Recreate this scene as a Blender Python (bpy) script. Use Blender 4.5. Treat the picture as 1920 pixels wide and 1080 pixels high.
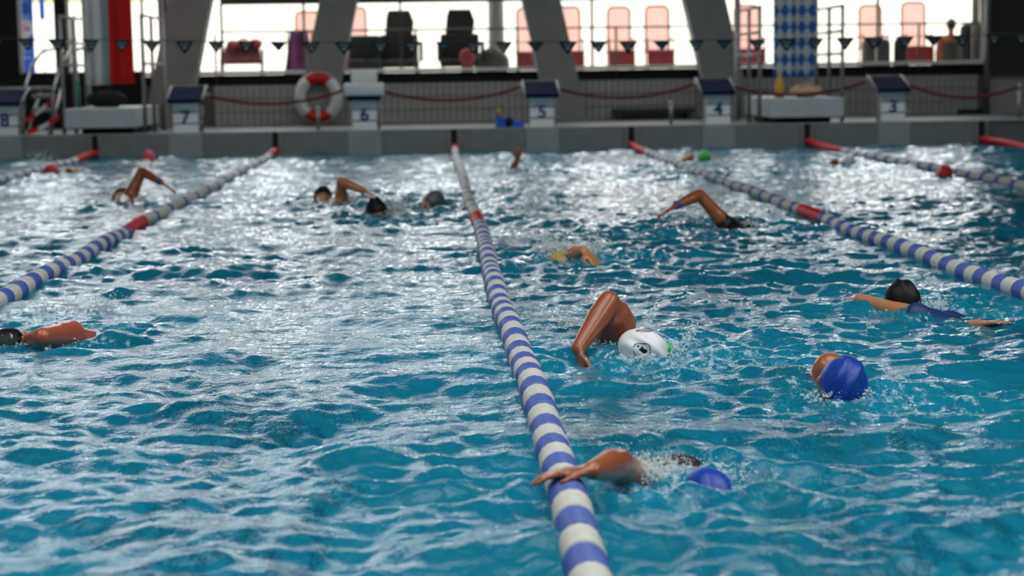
import bpy, bmesh, math, random
import numpy as np
from mathutils import Vector, Matrix, Euler

random.seed(7)
rng = np.random.default_rng(11)
scn = bpy.context.scene
COL = scn.collection
for o in list(bpy.data.objects):
    bpy.data.objects.remove(o, do_unlink=True)

# ------------------------------------------------------------------ camera
FPX, YAW, PITCH, ROLL, CAMH = 3465.35, .0426945, .1166386, -.0147219, 1.1143
_fw = Vector((math.sin(YAW) * math.cos(PITCH), math.cos(YAW) * math.cos(PITCH), -math.sin(PITCH)))
_r0 = Vector((math.cos(YAW), -math.sin(YAW), 0))
_u0 = _r0.cross(_fw)
_rt = _r0 * math.cos(ROLL) + _u0 * math.sin(ROLL)
_up = -_r0 * math.sin(ROLL) + _u0 * math.cos(ROLL)
CAM = Vector((0, 0, CAMH))
cd = bpy.data.cameras.new('camera')
cam = bpy.data.objects.new('camera', cd)
COL.objects.link(cam)
m = Matrix((_rt, _up, -_fw)).transposed().to_4x4()
m.translation = CAM
cam.matrix_world = m
cd.sensor_width = 36
cd.lens = FPX * 36 / 1920
cd.clip_end = 400
cd.dof.use_dof = True
cd.dof.focus_distance = 7.1
cd.dof.aperture_fstop = 2.8
scn.camera = cam

# ------------------------------------------------------------------ world, exposure, light portals
w = bpy.data.worlds.new('overcast_sky')
scn.world = w
w.use_nodes = True
wn = w.node_tree.nodes
wn['Background'].inputs[0].default_value = (.985, .99, 1, 1)
wn['Background'].inputs[1].default_value = 3.3
scn.view_settings.view_transform = 'Standard'
scn.view_settings.look = 'None'
scn.view_settings.gamma = 1
scn.view_settings.use_curve_mapping = False
scn.view_settings.exposure = 0.2
cy = scn.cycles
cy.use_denoising = True
cy.max_bounces = 8
cy.diffuse_bounces = 3
cy.glossy_bounces = 4
cy.transmission_bounces = 5
cy.transparent_max_bounces = 12
cy.caustics_reflective = False
cy.caustics_refractive = True
cy.sample_clamp_indirect = 6
cy.blur_glossy = .2


def portal(name, loc, rot, sx, sy):
    ld = bpy.data.lights.new(name, 'AREA')
    ld.shape = 'RECTANGLE'
    ld.size, ld.size_y = sx, sy
    ld.cycles.is_portal = True
    o = bpy.data.objects.new(name, ld)
    COL.objects.link(o)
    o.location = loc
    o.rotation_euler = rot


SKY = [(x_, 3.5, 4.4, 10.5) for x_ in (-5.0, 1.5, 8.0)] + [(x_, 22.4, 5.6, 2.6) for x_ in (-5.0, 1.5, 8.0)]     # roof lights: centre x, y, width, length; far row added to brighten the far end


def roof_z(x):
    return 8.6 - .115 * (x + 12)


portal('daylight_portal', (1, 30.9, 5.2), (math.radians(-90), 0, 0), 26, 8)
for sx, sy, sw_, sl_ in SKY:
    portal('rooflight_portal', (sx, sy, roof_z(sx) + .5), (0, 0, 0), sw_, sl_)


def ray(px, py):
    return _fw * FPX + _rt * (px - 960) - _up * (py - 540)


def at(px, py, Y):
    d = ray(px, py)
    return CAM + d * (Y / d.y)


def onz(px, py, z=0.0):
    d = ray(px, py)
    return CAM + d * ((z - CAM.z) / d.z)


# ------------------------------------------------------------------ materials
def lin(c):
    return tuple(((v / 255) / 12.92 if v / 255 <= .04045 else ((v / 255 + .055) / 1.055) ** 2.4) for v in c)


MAT = {}


def mat(name, rgb, rough=.6, metal=0., var=.0, scale=8., bump=0., bscale=40., spec=.5, trans=0., sss=0., coat=0.):
    if name in MAT:
        return MAT[name]
    M = bpy.data.materials.new(name)
    M.use_nodes = True
    nt = M.node_tree
    b = nt.nodes['Principled BSDF']
    c = lin(rgb) + (1,)
    b.inputs['Base Color'].default_value = c
    b.inputs['Roughness'].default_value = rough
    b.inputs['Metallic'].default_value = metal
    b.inputs['Specular IOR Level'].default_value = spec
    b.inputs['Transmission Weight'].default_value = trans
    b.inputs['Coat Weight'].default_value = coat
    tc = nt.nodes.new('ShaderNodeTexCoord')
    n = nt.nodes.new('ShaderNodeTexNoise')
    n.inputs['Scale'].default_value = scale
    n.inputs['Detail'].default_value = 4
    nt.links.new(tc.outputs['Object'], n.inputs['Vector'])
    v = max(var, .03)
    mr = nt.nodes.new('ShaderNodeMapRange')
    mr.inputs[1].default_value, mr.inputs[2].default_value = .3, .7
    mr.inputs[3].default_value, mr.inputs[4].default_value = 1 - v, 1 + v
    nt.links.new(n.outputs['Fac'], mr.inputs[0])
    mx = nt.nodes.new('ShaderNodeVectorMath')
    mx.operation = 'SCALE'
    mx.inputs[0].default_value = c[:3]
    nt.links.new(mr.outputs[0], mx.inputs['Scale'])
    nt.links.new(mx.outputs[0], b.inputs['Base Color'])
    if bump:
        n2 = nt.nodes.new('ShaderNodeTexNoise')
        n2.inputs['Scale'].default_value = bscale
        n2.inputs['Detail'].default_value = 3
        nt.links.new(tc.outputs['Object'], n2.inputs['Vector'])
        bp = nt.nodes.new('ShaderNodeBump')
        bp.inputs['Strength'].default_value = bump
        bp.inputs['Distance'].default_value = .01
        nt.links.new(n2.outputs['Fac'], bp.inputs['Height'])
        nt.links.new(bp.outputs[0], b.inputs['Normal'])
    MAT[name] = M
    return M


def translucent(name, rgb, t=.5, alpha=1.0, rough=.8):
    M = bpy.data.materials.new(name)
    M.use_nodes = True
    nt = M.node_tree
    nt.nodes.clear()
    out = nt.nodes.new('ShaderNodeOutputMaterial')
    d = nt.nodes.new('ShaderNodeBsdfDiffuse')
    tr = nt.nodes.new('ShaderNodeBsdfTranslucent')
    mx = nt.nodes.new('ShaderNodeMixShader')
    for q in (d, tr):
        q.inputs[0].default_value = lin(rgb) + (1,)
    mx.inputs[0].default_value = t
    nt.links.new(d.outputs[0], mx.inputs[1])
    nt.links.new(tr.outputs[0], mx.inputs[2])
    last = mx
    if alpha < 1:
        tp = nt.nodes.new('ShaderNodeBsdfTransparent')
        m2 = nt.nodes.new('ShaderNodeMixShader')
        m2.inputs[0].default_value = alpha
        nt.links.new(tp.outputs[0], m2.inputs[1])
        nt.links.new(mx.outputs[0], m2.inputs[2])
        last = m2
    nt.links.new(last.outputs[0], out.inputs[0])
    MAT[name] = M
    return M


def glass_mat(name, tint=(.96, .98, .97), refl=.025):
    M = bpy.data.materials.new(name)
    M.use_nodes = True
    nt = M.node_tree
    nt.nodes.clear()
    out = nt.nodes.new('ShaderNodeOutputMaterial')
    tp = nt.nodes.new('ShaderNodeBsdfTransparent')
    tp.inputs[0].default_value = tint + (1,)
    gl = nt.nodes.new('ShaderNodeBsdfGlossy')
    gl.inputs['Roughness'].default_value = .02
    mx = nt.nodes.new('ShaderNodeMixShader')
    mx.inputs[0].default_value = refl
    nt.links.new(tp.outputs[0], mx.inputs[1])
    nt.links.new(gl.outputs[0], mx.inputs[2])
    nt.links.new(mx.outputs[0], out.inputs[0])
    MAT[name] = M
    return M


mat('hall_wall', (206, 204, 198), .8, var=.04, scale=3)
mat('concrete', (148, 148, 145), .8, var=.08, scale=3, bump=.2)
mat('dark_concrete', (84, 84, 82), .85, var=.08, scale=3)
mat('deck', (104, 105, 105), .55, var=.08, scale=4, bump=.15)
mat('panel', (128, 129, 128), .5, var=.07, scale=5)
mat('panel_light', (158, 159, 158), .5, var=.06, scale=5)
mat('tile', (176, 175, 171), .4, var=.07, scale=3)
mat('grout', (104, 104, 102), .9, var=.05)
mat('black_wall', (13, 13, 14), .8, var=.1)
mat('dark_grey', (58, 58, 57), .7, var=.06)
mat('frame', (70, 69, 66), .45, metal=.4, var=.05)
mat('steel', (176, 178, 180), .25, metal=.9, var=.04)
mat('steel_dull', (150, 150, 150), .45, metal=.6, var=.05)
mat('ceiling', (84, 83, 80), .9, var=.05)
mat('white_paint', (244, 244, 242), .45, var=.03)
mat('plinth', (190, 194, 196), .6, var=.06)
mat('blue_line', (24, 54, 116), .5)
mat('navy', (24, 28, 60), .9, var=.08, bump=.2, bscale=120, spec=.1)
mat('rope_white', (202, 200, 191), .42, var=.05, scale=14)
mat('rope_blue', (76, 96, 172), .42, var=.08, scale=14)
mat('rope_red', (206, 30, 44), .42, var=.06, scale=14)
mat('cable', (120, 124, 128), .3, metal=.8)
mat('buoy_red', (206, 26, 26), .45, var=.04)
mat('buoy_white', (225, 226, 226), .45, var=.03)
mat('cord_red', (104, 30, 36), .8, var=.08)
mat('pennant_black', (18, 20, 24), .7)
mat('pennant_teal', (48, 100, 122), .7, var=.08, scale=20)
mat('pennant_grey', (92, 108, 118), .7, var=.08, scale=20)
mat('pennant_white', (226, 232, 236), .7)
mat('chair_red', (140, 20, 24), .6)
translucent('chair_mesh', (222, 134, 124), .6, .46)
mat('seat_red', (128, 32, 42), .7)
mat('black_cloth', (16, 16, 18), .85, var=.15)
mat('brown_cloth', (58, 50, 50), .85, var=.15)
mat('purple_cloth', (104, 40, 92), .85, var=.15, scale=5)
mat('maroon_cloth', (96, 34, 44), .85, var=.12, scale=5)
mat('white_cloth', (222, 224, 224), .9, var=.04, bump=.3, bscale=30)
mat('teal_paint', (28, 122, 112), .5)
mat('beige_cloth', (206, 176, 146), .9, var=.08, bump=.4)
mat('yellow_plastic', (214, 164, 66), .5)
mat('fin_blue', (22, 78, 200), .45, var=.06)
mat('tape_red', (206, 26, 34), .6)
mat('tape_white', (214, 214, 210), .6)
mat('terrace', (222, 216, 204), .9, var=.04, scale=2)
mat('garden_wall', (236, 232, 222), .9, var=.03, scale=2)
mat('hedge', (150, 158, 112), .95, var=.3, scale=3, bump=.5)
mat('poster_blue', (36, 84, 200), .6)
mat('poster_pale', (96, 140, 225), .6)
mat('poster_white', (190, 194, 206), .6)
mat('poster_pink', (240, 150, 176), .6)
mat('floor_tile', (120, 205, 222), .5, var=.05, scale=3)
mat('floor_mark', (10, 22, 70), .5)
mat('basin', (150, 212, 224), .5, var=.05, scale=3)
mat('cap_white', (236, 236, 238), .35, bump=.25, bscale=14)
mat('cap_black', (11, 11, 13), .5, bump=.3, bscale=20, spec=.3)
mat('cap_blue', (4, 56, 156), .4, bump=.3, bscale=16)
mat('cap_red', (204, 44, 62), .4)
mat('cap_pink', (216, 62, 104), .4)
mat('cap_green', (58, 176, 62), .4)
mat('cap_grey', (92, 90, 96), .4)
mat('cap_yellow', (196, 168, 92), .4)
mat('print_black', (14, 14, 16), .5)
mat('goggle_green', (66, 190, 70), .3)
mat('goggle_lens', (22, 24, 28), .15)
mat('suit_black', (15, 16, 20), .5, var=.1)
mat('suit_blue', (10, 48, 104), .5, var=.2, scale=20)
mat('band_blue', (34, 84, 176), .5)
mat('eye', (232, 230, 226), .2)
mat('lip', (150, 70, 66), .5)
glass_mat('window_glass')
glass_mat('tinted_glass', (.86, .88, .89))  # tint added to dim the upper windows' reflections on the water


def skin(name, a, b, rough=.34):
    M = bpy.data.materials.new(name)
    M.use_nodes = True
    nt = M.node_tree
    p = nt.nodes['Principled BSDF']
    tc = nt.nodes.new('ShaderNodeTexCoord')
    n = nt.nodes.new('ShaderNodeTexNoise')
    n.inputs['Scale'].default_value = 5
    n.inputs['Detail'].default_value = 5
    cr = nt.nodes.new('ShaderNodeValToRGB')
    cr.color_ramp.elements[0].position = .35
    cr.color_ramp.elements[1].position = .65
    cr.color_ramp.elements[0].color = lin(a) + (1,)
    cr.color_ramp.elements[1].color = lin(b) + (1,)
    nt.links.new(tc.outputs['Object'], n.inputs['Vector'])
    nt.links.new(n.outputs['Fac'], cr.inputs[0])
    nt.links.new(cr.outputs[0], p.inputs['Base Color'])
    p.inputs['Roughness'].default_value = rough
    p.inputs['Coat Weight'].default_value = .35
    p.inputs['Coat Roughness'].default_value = .12
    n2 = nt.nodes.new('ShaderNodeTexNoise')
    n2.inputs['Scale'].default_value = 60
    n2.inputs['Detail'].default_value = 3
    nt.links.new(tc.outputs['Object'], n2.inputs['Vector'])
    bp = nt.nodes.new('ShaderNodeBump')
    bp.inputs['Strength'].default_value = .12
    bp.inputs['Distance'].default_value = .006
    nt.links.new(n2.outputs['Fac'], bp.inputs['Height'])
    nt.links.new(bp.outputs[0], p.inputs['Normal'])
    MAT[name] = M


skin('skin_tan', (148, 78, 48), (162, 88, 54))
skin('skin_red', (158, 72, 54), (172, 84, 60))
skin('skin_fair', (188, 122, 84), (200, 132, 94))


# ------------------------------------------------------------------ mesh helpers
class MB:
    def __init__(s):
        s.v, s.f = [], []

    def add(s, vs, fs):
        k = len(s.v)
        s.v += [tuple(v) for v in vs]
        s.f += [tuple(i + k for i in f) for f in fs]
        return s

    def box(s, x0, x1, y0, y1, z0, z1, bev=0.):
        if bev <= 0:
            return s.add([(x0, y0, z0), (x1, y0, z0), (x1, y1, z0), (x0, y1, z0), (x0, y0, z1), (x1, y0, z1), (x1, y1, z1), (x0, y1, z1)],
                         [(3, 2, 1, 0), (4, 5, 6, 7), (0, 1, 5, 4), (1, 2, 6, 5), (2, 3, 7, 6), (3, 0, 4, 7)])
        bm = bmesh.new()
        bmesh.ops.create_cube(bm, size=1)
        for v in bm.verts:
            v.co = Vector(((x0 + x1) / 2 + v.co.x * (x1 - x0), (y0 + y1) / 2 + v.co.y * (y1 - y0), (z0 + z1) / 2 + v.co.z * (z1 - z0)))
        bmesh.ops.bevel(bm, geom=list(bm.edges), offset=bev, segments=2, affect='EDGES', profile=.5)
        bm.verts.index_update()
        s.add([v.co for v in bm.verts], [[v.index for v in f.verts] for f in bm.faces])
        bm.free()
        return s

    def prism(s, pts, d):
        """pts: loop of 3-D points (counter-clockwise seen against d), d: extrusion"""
        d = Vector(d)
        n = len(pts)
        vs = [Vector(p) for p in pts] + [Vector(p) + d for p in pts]
        return s.add(vs, [tuple(range(n - 1, -1, -1)), tuple(range(n, 2 * n))] + [(i, (i + 1) % n, n + (i + 1) % n, n + i) for i in range(n)])

    def tube(s, pts, r, seg=8, closed=False):
        pts = [Vector(p) for p in pts]
        n = len(pts)
        rs = r if isinstance(r, (list, tuple)) else [r] * n
        vs, fs = [], []
        prev = None
        for i, p in enumerate(pts):
            if closed:
                t = (pts[(i + 1) % n] - pts[i - 1]).normalized()
            else:
                t = (pts[min(i + 1, n - 1)] - pts[max(i - 1, 0)]).normalized()
            a = prev if prev is not None else (Vector((0, 0, 1)) if abs(t.z) < .9 else Vector((1, 0, 0)))
            a = (a - t * a.dot(t)).normalized()
            prev = a
            b = t.cross(a)
            for k in range(seg):
                an = 2 * math.pi * k / seg
                vs.append(p + (a * math.cos(an) + b * math.sin(an)) * rs[i])
        for i in range(n if closed else n - 1):
            j = (i + 1) % n
            for k in range(seg):
                k2 = (k + 1) % seg
                fs.append((i * seg + k, j * seg + k, j * seg + k2, i * seg + k2))
        if not closed:
            fs.append(tuple(range(seg)))
            fs.append(tuple((n - 1) * seg + k for k in range(seg - 1, -1, -1)))
        return s.add(vs, fs)

    def ellipsoid(s, c, ax, seg=16, rings=10):
        """ax: three vectors (scaled half axes)"""
        c = Vector(c)
        a, b, d = (Vector(q) for q in ax)
        vs, fs = [c + d], []
        for i in range(1, rings):
            th = math.pi * i / rings
            for k in range(seg):
                ph = 2 * math.pi * k / seg
                vs.append(c + d * math.cos(th) + (a * math.cos(ph) + b * math.sin(ph)) * math.sin(th))
        vs.append(c - d)
        last = len(vs) - 1
        for k in range(seg):
            k2 = (k + 1) % seg
            fs.append((0, 1 + k, 1 + k2))
            for i in range(rings - 2):
                fs.append((1 + i * seg + k, 1 + (i + 1) * seg + k, 1 + (i + 1) * seg + k2, 1 + i * seg + k2))
            fs.append((1 + (rings - 2) * seg + k, last, 1 + (rings - 2) * seg + k2))
        return s.add(vs, fs)

    def capsule(s, p0, p1, r0, r1, seg=14):
        p0, p1 = Vector(p0), Vector(p1)
        d = p1 - p0
        L = d.length
        if L < 1e-5:
            return s.ellipsoid(p0, ((r0, 0, 0), (0, r0, 0), (0, 0, r0)))
        d /= L
        pts, rs = [], []
        for k in range(5):
            a = math.pi / 2 * (1 - k / 4)
            pts.append(p0 - d * r0 * math.sin(a)); rs.append(max(r0 * math.cos(a), 1e-4))
        for k in (.25, .5, .75):
            pts.append(p0 + d * L * k); rs.append(r0 + (r1 - r0) * k)
        for k in range(5):
            a = math.pi / 2 * k / 4
            pts.append(p1 + d * r1 * math.sin(a)); rs.append(max(r1 * math.cos(a), 1e-4))
        return s.tube(pts, rs, seg)

    def mesh(s, name, m=None, smooth=False):
        me = bpy.data.meshes.new(name)
        me.from_pydata(s.v, [], s.f)
        bm = bmesh.new()
        bm.from_mesh(me)
        bmesh.ops.recalc_face_normals(bm, faces=bm.faces)
        bm.to_mesh(me)
        bm.free()
        if m:
            me.materials.append(MAT[m])
        if smooth:
            me.polygons.foreach_set('use_smooth', [True] * len(me.polygons))
        return me

    def build(s, name, m, parent=None, smooth=False, loc=None):
        return put(name, s.mesh(name, m, smooth), parent, loc)


def put(name, me, parent=None, loc=None, rot=None):
    o = bpy.data.objects.new(name, me)
    COL.objects.link(o)
    if parent is not None:
        o.parent = parent
    if loc is not None:
        o.location = loc
    if rot is not None:
        o.rotation_euler = rot
    return o


def tag(o, label=None, cat=None, group=None, kind=None):
    if label:
        o['label'] = label
    if cat:
        o['category'] = cat
    if group:
        o['group'] = group
    if kind:
        o['kind'] = kind
    return o


def empty(name, loc, label=None, cat=None, group=None, kind=None):
    o = bpy.data.objects.new(name, None)
    o.empty_display_size = .1
    COL.objects.link(o)
    o.location = loc
    return tag(o, label, cat, group, kind)


def local(parent, p):
    return Vector(p) - parent.location


class Loc(MB):
    """a mesh builder in world coordinates that subtracts its parent's origin"""
    def build(s, name, m, parent=None, smooth=False, loc=None):
        if parent is not None and loc is None:
            o = parent.location if parent.parent is None else parent.location + parent.parent.location
            s.v = [(a - o.x, b - o.y, c - o.z) for a, b, c in s.v]
        return put(name, s.mesh(name, m, smooth), parent, loc)


# ------------------------------------------------------------------ the hall
YW, X0, DECK = 26.08, .328, .31
PXL, PXR, YN = -7.15, 12.85, 1.08
ROPES = [X0 + 2.5 * k for k in range(-2, 4)]
YF = 30.0                                     # tiled wall plane
HX0, HX1, HY0, HY1 = -12.0, 18.0, -9.0, 31.0


def struct(o, label=None):
    o['kind'] = 'structure'
    if label:
        o['label'] = label
    return o


fl = Loc()
fl.box(HX0, HX1, YW, HY1, -2.2, DECK)
fl.box(HX0, HX1, HY0, YN, -2.2, DECK)
fl.box(HX0, PXL, YN, YW, -2.2, DECK)
fl.box(PXR, HX1, YN, YW, -2.2, DECK)
struct(fl.build('floor', 'deck'), 'grey tiled pool deck around the basin')
struct(Loc().box(PXL, PXR, YN, YW, -2.2, -1.9).build('floor_pool', 'floor_tile'), 'pale turquoise tiled pool bottom')
lining = empty('wall_pool', (0, 0, 0), kind='structure')
Loc().box(PXL, PXR, YW - .012, YW - .002, -1.9, -.02).build('lining', 'basin', lining)
Loc().box(PXL, PXR, YN + .002, YN + .012, -1.9, .1).build('lining', 'basin', lining)
Loc().box(PXL + .002, PXL + .012, YN, YW, -1.9, .1).build('lining', 'basin', lining)
Loc().box(PXR - .012, PXR - .002, YN, YW, -1.9, .1).build('lining', 'basin', lining)
marks = empty('trim_1', (0, 0, -1.9), kind='structure')
for k in range(8):
    cx = -5.922 + 2.5 * k
    Loc().box(cx - .14, cx + .14, YN + 2, YW - 2, -1.9, -1.893).build('lane_marking', 'floor_mark', marks)
    for yy in (YN + 2, YW - 2.28):
        Loc().box(cx - .5, cx + .5, yy, yy + .28, -1.9, -1.892).build('lane_marking', 'floor_mark', marks)

# end wall of the basin above the water: panels with open joints, lane anchors, pads below the blocks
ew = empty('wall_pool_end', (0, YW, 0), kind='structure')
LANES = [X0 + 2.5 * k + 1.25 for k in range(-4, 4)]            # lane centres, 8 to 1
for lx in LANES[1:7]:
    Loc().box(lx - 1.24, lx - .24, YW - .03, YW, -.25, DECK + .012, .004).build('panel', 'panel', ew)
    Loc().box(lx + .24, lx + 1.24, YW - .03, YW, -.25, DECK + .012, .004).build('panel', 'panel', ew)
    Loc().box(lx - .235, lx + .235, YW - .036, YW, -.25, DECK + .012, .004).build('pad_panel', 'panel_light', ew)
for rx in ROPES:
    for s in (-1, 1):
        Loc().box(rx + s * .07 - .022, rx + s * .07 + .022, YW - .06, YW - .03, -.1, DECK + .02, .006).build('anchor_rail', 'steel_dull', ew)
    Loc().box(rx - .035, rx + .035, YW - .045, YW - .03, .02, DECK).build('anchor_strip', 'black_wall', ew)  # black strip in front of the panel, between the anchor rails
Loc().box(PXL, PXR, YW - .02, YW + .12, DECK, DECK + .02, .005).build('coping', 'concrete', ew)

# tiled back wall
wb = empty('wall_back', (0, YF, DECK), kind='structure')
TX0, TX1, TTOP = -4.6, 9.1, .955
Loc().box(TX0, TX1, YF + .02, YF + .3, DECK, TTOP).build('wall_core', 'grout', wb)
tw, th = .105, .215
tme = MB().box(-tw / 2 + .007, tw / 2 - .007, -.012, .02, -th / 2 + .006, th / 2 - .006, .004).mesh('tile', 'tile')
cols = []
rest = Loc()
x = -3.4
while x < 8.95:
    cols.append(x)
    x += tw
order = [(c, r) for c in cols if c > -1.4 for r in range(3)]
keep = set(order[:298])
for c in cols:
    for r in range(3):
        zc = DECK + th * (r + .5)
        if (c, r) in keep:
            put('tile', tme, wb, (c, 0, zc - DECK))
        else:
            rest.box(c - tw / 2 + .007, c + tw / 2 - .007, YF - .012, YF + .02, zc - th / 2 + .006, zc + th / 2 - .006)
tag(rest.build('tile_field', 'tile', wb), kind='stuff')
struct(Loc().box(TX0, TX1, YF + .12, YF + .6, TTOP, 1.12).build('trim_2', 'black_wall'), 'recessed gap above the tiled wall, its shade painted black')  # black colour paints in the shade of the set-back gap
ledge = struct(Loc().box(TX0, TX1, YF + .02, YF + .62, 1.125, 1.185, .005).build('trim_3', 'white_paint'), 'pale window ledge above the dark band')
struct(Loc().box(-3.35, 9.1, YF + .30, YF + .5, 2.27, 2.62).build('trim_4', 'dark_grey'), 'dark window header beam')
struct(Loc().box(9.05, HX1, YF - .1, YF + .3, .95, 4.2).build('wall_right_panel', 'dark_grey'), 'dark grey wall panel at the right end')
struct(Loc().box(9.1, HX1, YF, YF + .3, DECK, .95).build('wall_right_plinth', 'tile'), 'grey wall foot at the right end')
struct(Loc().box(HX0, at(34, 60, YF).x, YF, YF + .3, DECK, 3.4).build('wall_left_panel', 'black_wall'), 'black wall at the left end')
struct(Loc().box(at(34, 60, YF).x, TX0, YF, YF + .3, DECK, 1.19).build('wall_left_parapet', 'black_wall'), 'black parapet below the left window')
pl = at(102, 60, YF)
struct(Loc().box(pl.x, pl.x + .19, YF, YF + .3, 1.19, 3.4).build('trim_5', 'black_wall'), 'black window post on the left')
pl = at(299, 60, YF)
struct(Loc().box(pl.x, pl.x + .13, YF - .05, YF + .25, 1.12, 3.4).build('trim_6', 'black_wall'), 'black window post beside the first leaning column')

# leaning concrete columns
CS = [(-4.20, .68, .225), (-1.862, .60, .228), (2.215, .61, -.215), (4.86, .66, -.235)]
for i, (cx, cw, sl) in enumerate(CS):
    top = roof_z(cx) + .2
    m0 = Loc()
    dz = top - DECK
    m0.prism([(cx - cw / 2, YF - .38, DECK), (cx + cw / 2, YF - .38, DECK), (cx + cw / 2 + sl * dz, YF - .38, top), (cx - cw / 2 + sl * dz, YF - .38, top)], (0, .4, 0))
    o = m0.build('column', 'concrete')
    struct(o, ['leaning concrete column left of the first window', 'leaning concrete column carrying the lifebuoy', 'leaning concrete column behind the blue swim fins', 'leaning concrete column right of the red chairs'][i])

# windows: glass panes with frames (each window a structure with its own pane and mullions)
def window(n, x0, x1, z0, z1, posts, y=YF + .42, label=None, g='window_glass'):
    o = empty('window_%d' % n, ((x0 + x1) / 2, y, z0), kind='structure')
    if label:
        o['label'] = label
    Loc().box(x0, x1, y, y + .012, z0, z1).build('pane', g, o)
    for q in (x0, x1) + tuple(posts):
        Loc().box(q - .02, q + .02, y - .03, y + .05, z0, z1).build('mullion', 'frame', o)
    for zz in (z0, z1):
        Loc().box(x0, x1, y - .03, y + .05, zz - .02, zz + .02).build('mullion', 'frame', o)


window(1, -3.35, -1.5, 1.165, 2.27, (at(570, 50, YF + .42).x,), label='window left of the lifebuoy')
window(2, -1.4, 1.7, 1.165, 2.27, (at(750, 10, YF + .42).x,), label='window behind the dark chairs')
window(3, 1.75, 4.5, 1.165, 2.27, (at(1110, 50, YF + .42).x,), label='window with three pale red chairs behind')
window(4, 4.55, 9.05, 1.165, 2.27, (at(1646, 10, YF + .42).x, at(1826, 20, YF + .42).x), label='window at the right')
window(5, at(28, 60, YF).x, -4.62, 1.19, 3.4, (), label='window at the far left with a blue poster outside')
window(6, -11.5, 1.0, 3.4, 8.2, (-9.4, -7.3, -5.2, -3.1, -1.0), label='tall upper window, left', g='tinted_glass')
window(7, 1.0, 9.2, 2.62, 4.6, (3.0, 5.0, 7.0), label='upper window, right', g='tinted_glass')
window(8, -3.35, 1.0, 2.62, 3.4, (-1.9,), label='upper window strip above the header beam', g='tinted_glass')
struct(Loc().prism([(HX0, YF + .4, 8.2), (1.0, YF + .4, 7.1), (1.0, YF + .4, 8.9), (HX0, YF + .4, 8.9)], (0, .2, 0)).build('wall_upper_left', 'ceiling'))
struct(Loc().prism([(1.0, YF + .4, 4.6), (HX1, YF + .4, 4.6), (HX1, YF + .4, 8.0), (1.0, YF + .4, 8.0)], (0, .2, 0)).build('wall_upper_right', 'ceiling'))
struct(Loc().box(9.2, HX1, YF + .4, YF + .6, 2.6, 4.6).build('wall_upper_end', 'ceiling'))
struct(Loc().box(HX0, -11.5, YF + .4, YF + .6, 3.4, 8.9).build('wall_upper_corner', 'ceiling'))

# side and rear walls, roof with roof lights, the far row added to brighten the end wall
struct(Loc().box(HX0 - .2, HX0, HY0, HY1, DECK, 9).build('wall_left', 'hall_wall'))
struct(Loc().box(HX1, HX1 + .2, HY0, HY1, DECK, 9).build('wall_right', 'hall_wall'))
struct(Loc().box(HX0, HX1, HY0 - .2, HY0, DECK, 9).build('wall_rear', 'hall_wall'))
roof = Loc()


def roof_piece(x0, x1, y0, y1):
    roof.prism([(x0, y0, roof_z(x0)), (x1, y0, roof_z(x1)), (x1, y1, roof_z(x1)), (x0, y1, roof_z(x0))], (0, 0, .3))


xs = sorted({HX0, HX1} | {q for sx, _, sw_, _ in SKY for q in (sx - sw_ / 2, sx + sw_ / 2)})
ys = sorted({HY0, HY1} | {q for _, sy, _, sl_ in SKY for q in (sy - sl_ / 2, sy + sl_ / 2)})
for a, b in zip(xs, xs[1:]):
    for c, d in zip(ys, ys[1:]):
        if not any(abs((a + b) / 2 - sx) < sw_ / 2 and abs((c + d) / 2 - sy) < sl_ / 2 for sx, sy, sw_, sl_ in SKY):
            roof_piece(a, b, c, d)
struct(roof.build('ceiling', 'ceiling'))
for n, (sx, sy, SKW, SKL) in enumerate(SKY):  # the far row is an added light source for blocks and end wall
    o = empty('window_%d' % (9 + n), (sx, sy, roof_z(sx)), kind='structure')
    zl, zr = roof_z(sx - SKW / 2) + .15, roof_z(sx + SKW / 2) + .15
    Loc().prism([(sx - SKW / 2, sy - SKL / 2, zl), (sx + SKW / 2, sy - SKL / 2, zr), (sx + SKW / 2, sy + SKL / 2, zr), (sx - SKW / 2, sy + SKL / 2, zl)], (0, 0, .01)).build('pane', 'window_glass', o)
    for k in range(1, 4):
        yy = sy - SKL / 2 + SKL * k / 4
        Loc().prism([(sx - SKW / 2, yy - .04, zl - .1), (sx + SKW / 2, yy - .04, zr - .1), (sx + SKW / 2, yy + .04, zr - .1), (sx - SKW / 2, yy + .04, zl - .1)], (0, 0, .1)).build('mullion', 'frame', o)

for n, (yy, dd) in enumerate(((9.6, .7), (16.6, .8), (20.6, 1.8))):  # unseen beams; the deepest is added to hide the far roof lights from the water
    struct(Loc().prism([(HX0, yy, roof_z(HX0) - dd), (HX1, yy, roof_z(HX1) - dd), (HX1, yy, roof_z(HX1) + .1), (HX0, yy, roof_z(HX0) + .1)], (0, .3, 0)).build('trim_%d' % (7 + n), 'ceiling'), 'deep added roof beam across the hall')

# outside: terrace, low garden wall, hedge
struct(Loc().box(-40, 50, YF + .64, 60, .9, 1.04).build('ground_terrace', 'terrace'), 'pale sunlit terrace outside the windows')
struct(Loc().box(-40, 50, 45, 45.3, 1.04, 2.9).build('wall_garden', 'garden_wall'), 'white wall at the far side of the terrace')
hb = Loc()
for k in range(60):
    cx = -20 + k * .75 + random.uniform(-.2, .2)
    hb.ellipsoid((cx, 47, 2.75), ((.7, 0, 0), (0, .6, 0), (0, 0, .45 + random.uniform(-.08, .12))), 8, 6)
tag(hb.build('hedge', 'hedge', smooth=True), 'pale green hedge above the white wall outside', 'hedge', kind='stuff')

# ------------------------------------------------------------------ water
SW = []          # (x, y, strength, radius) of churned water, filled in before the surface is built


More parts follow.
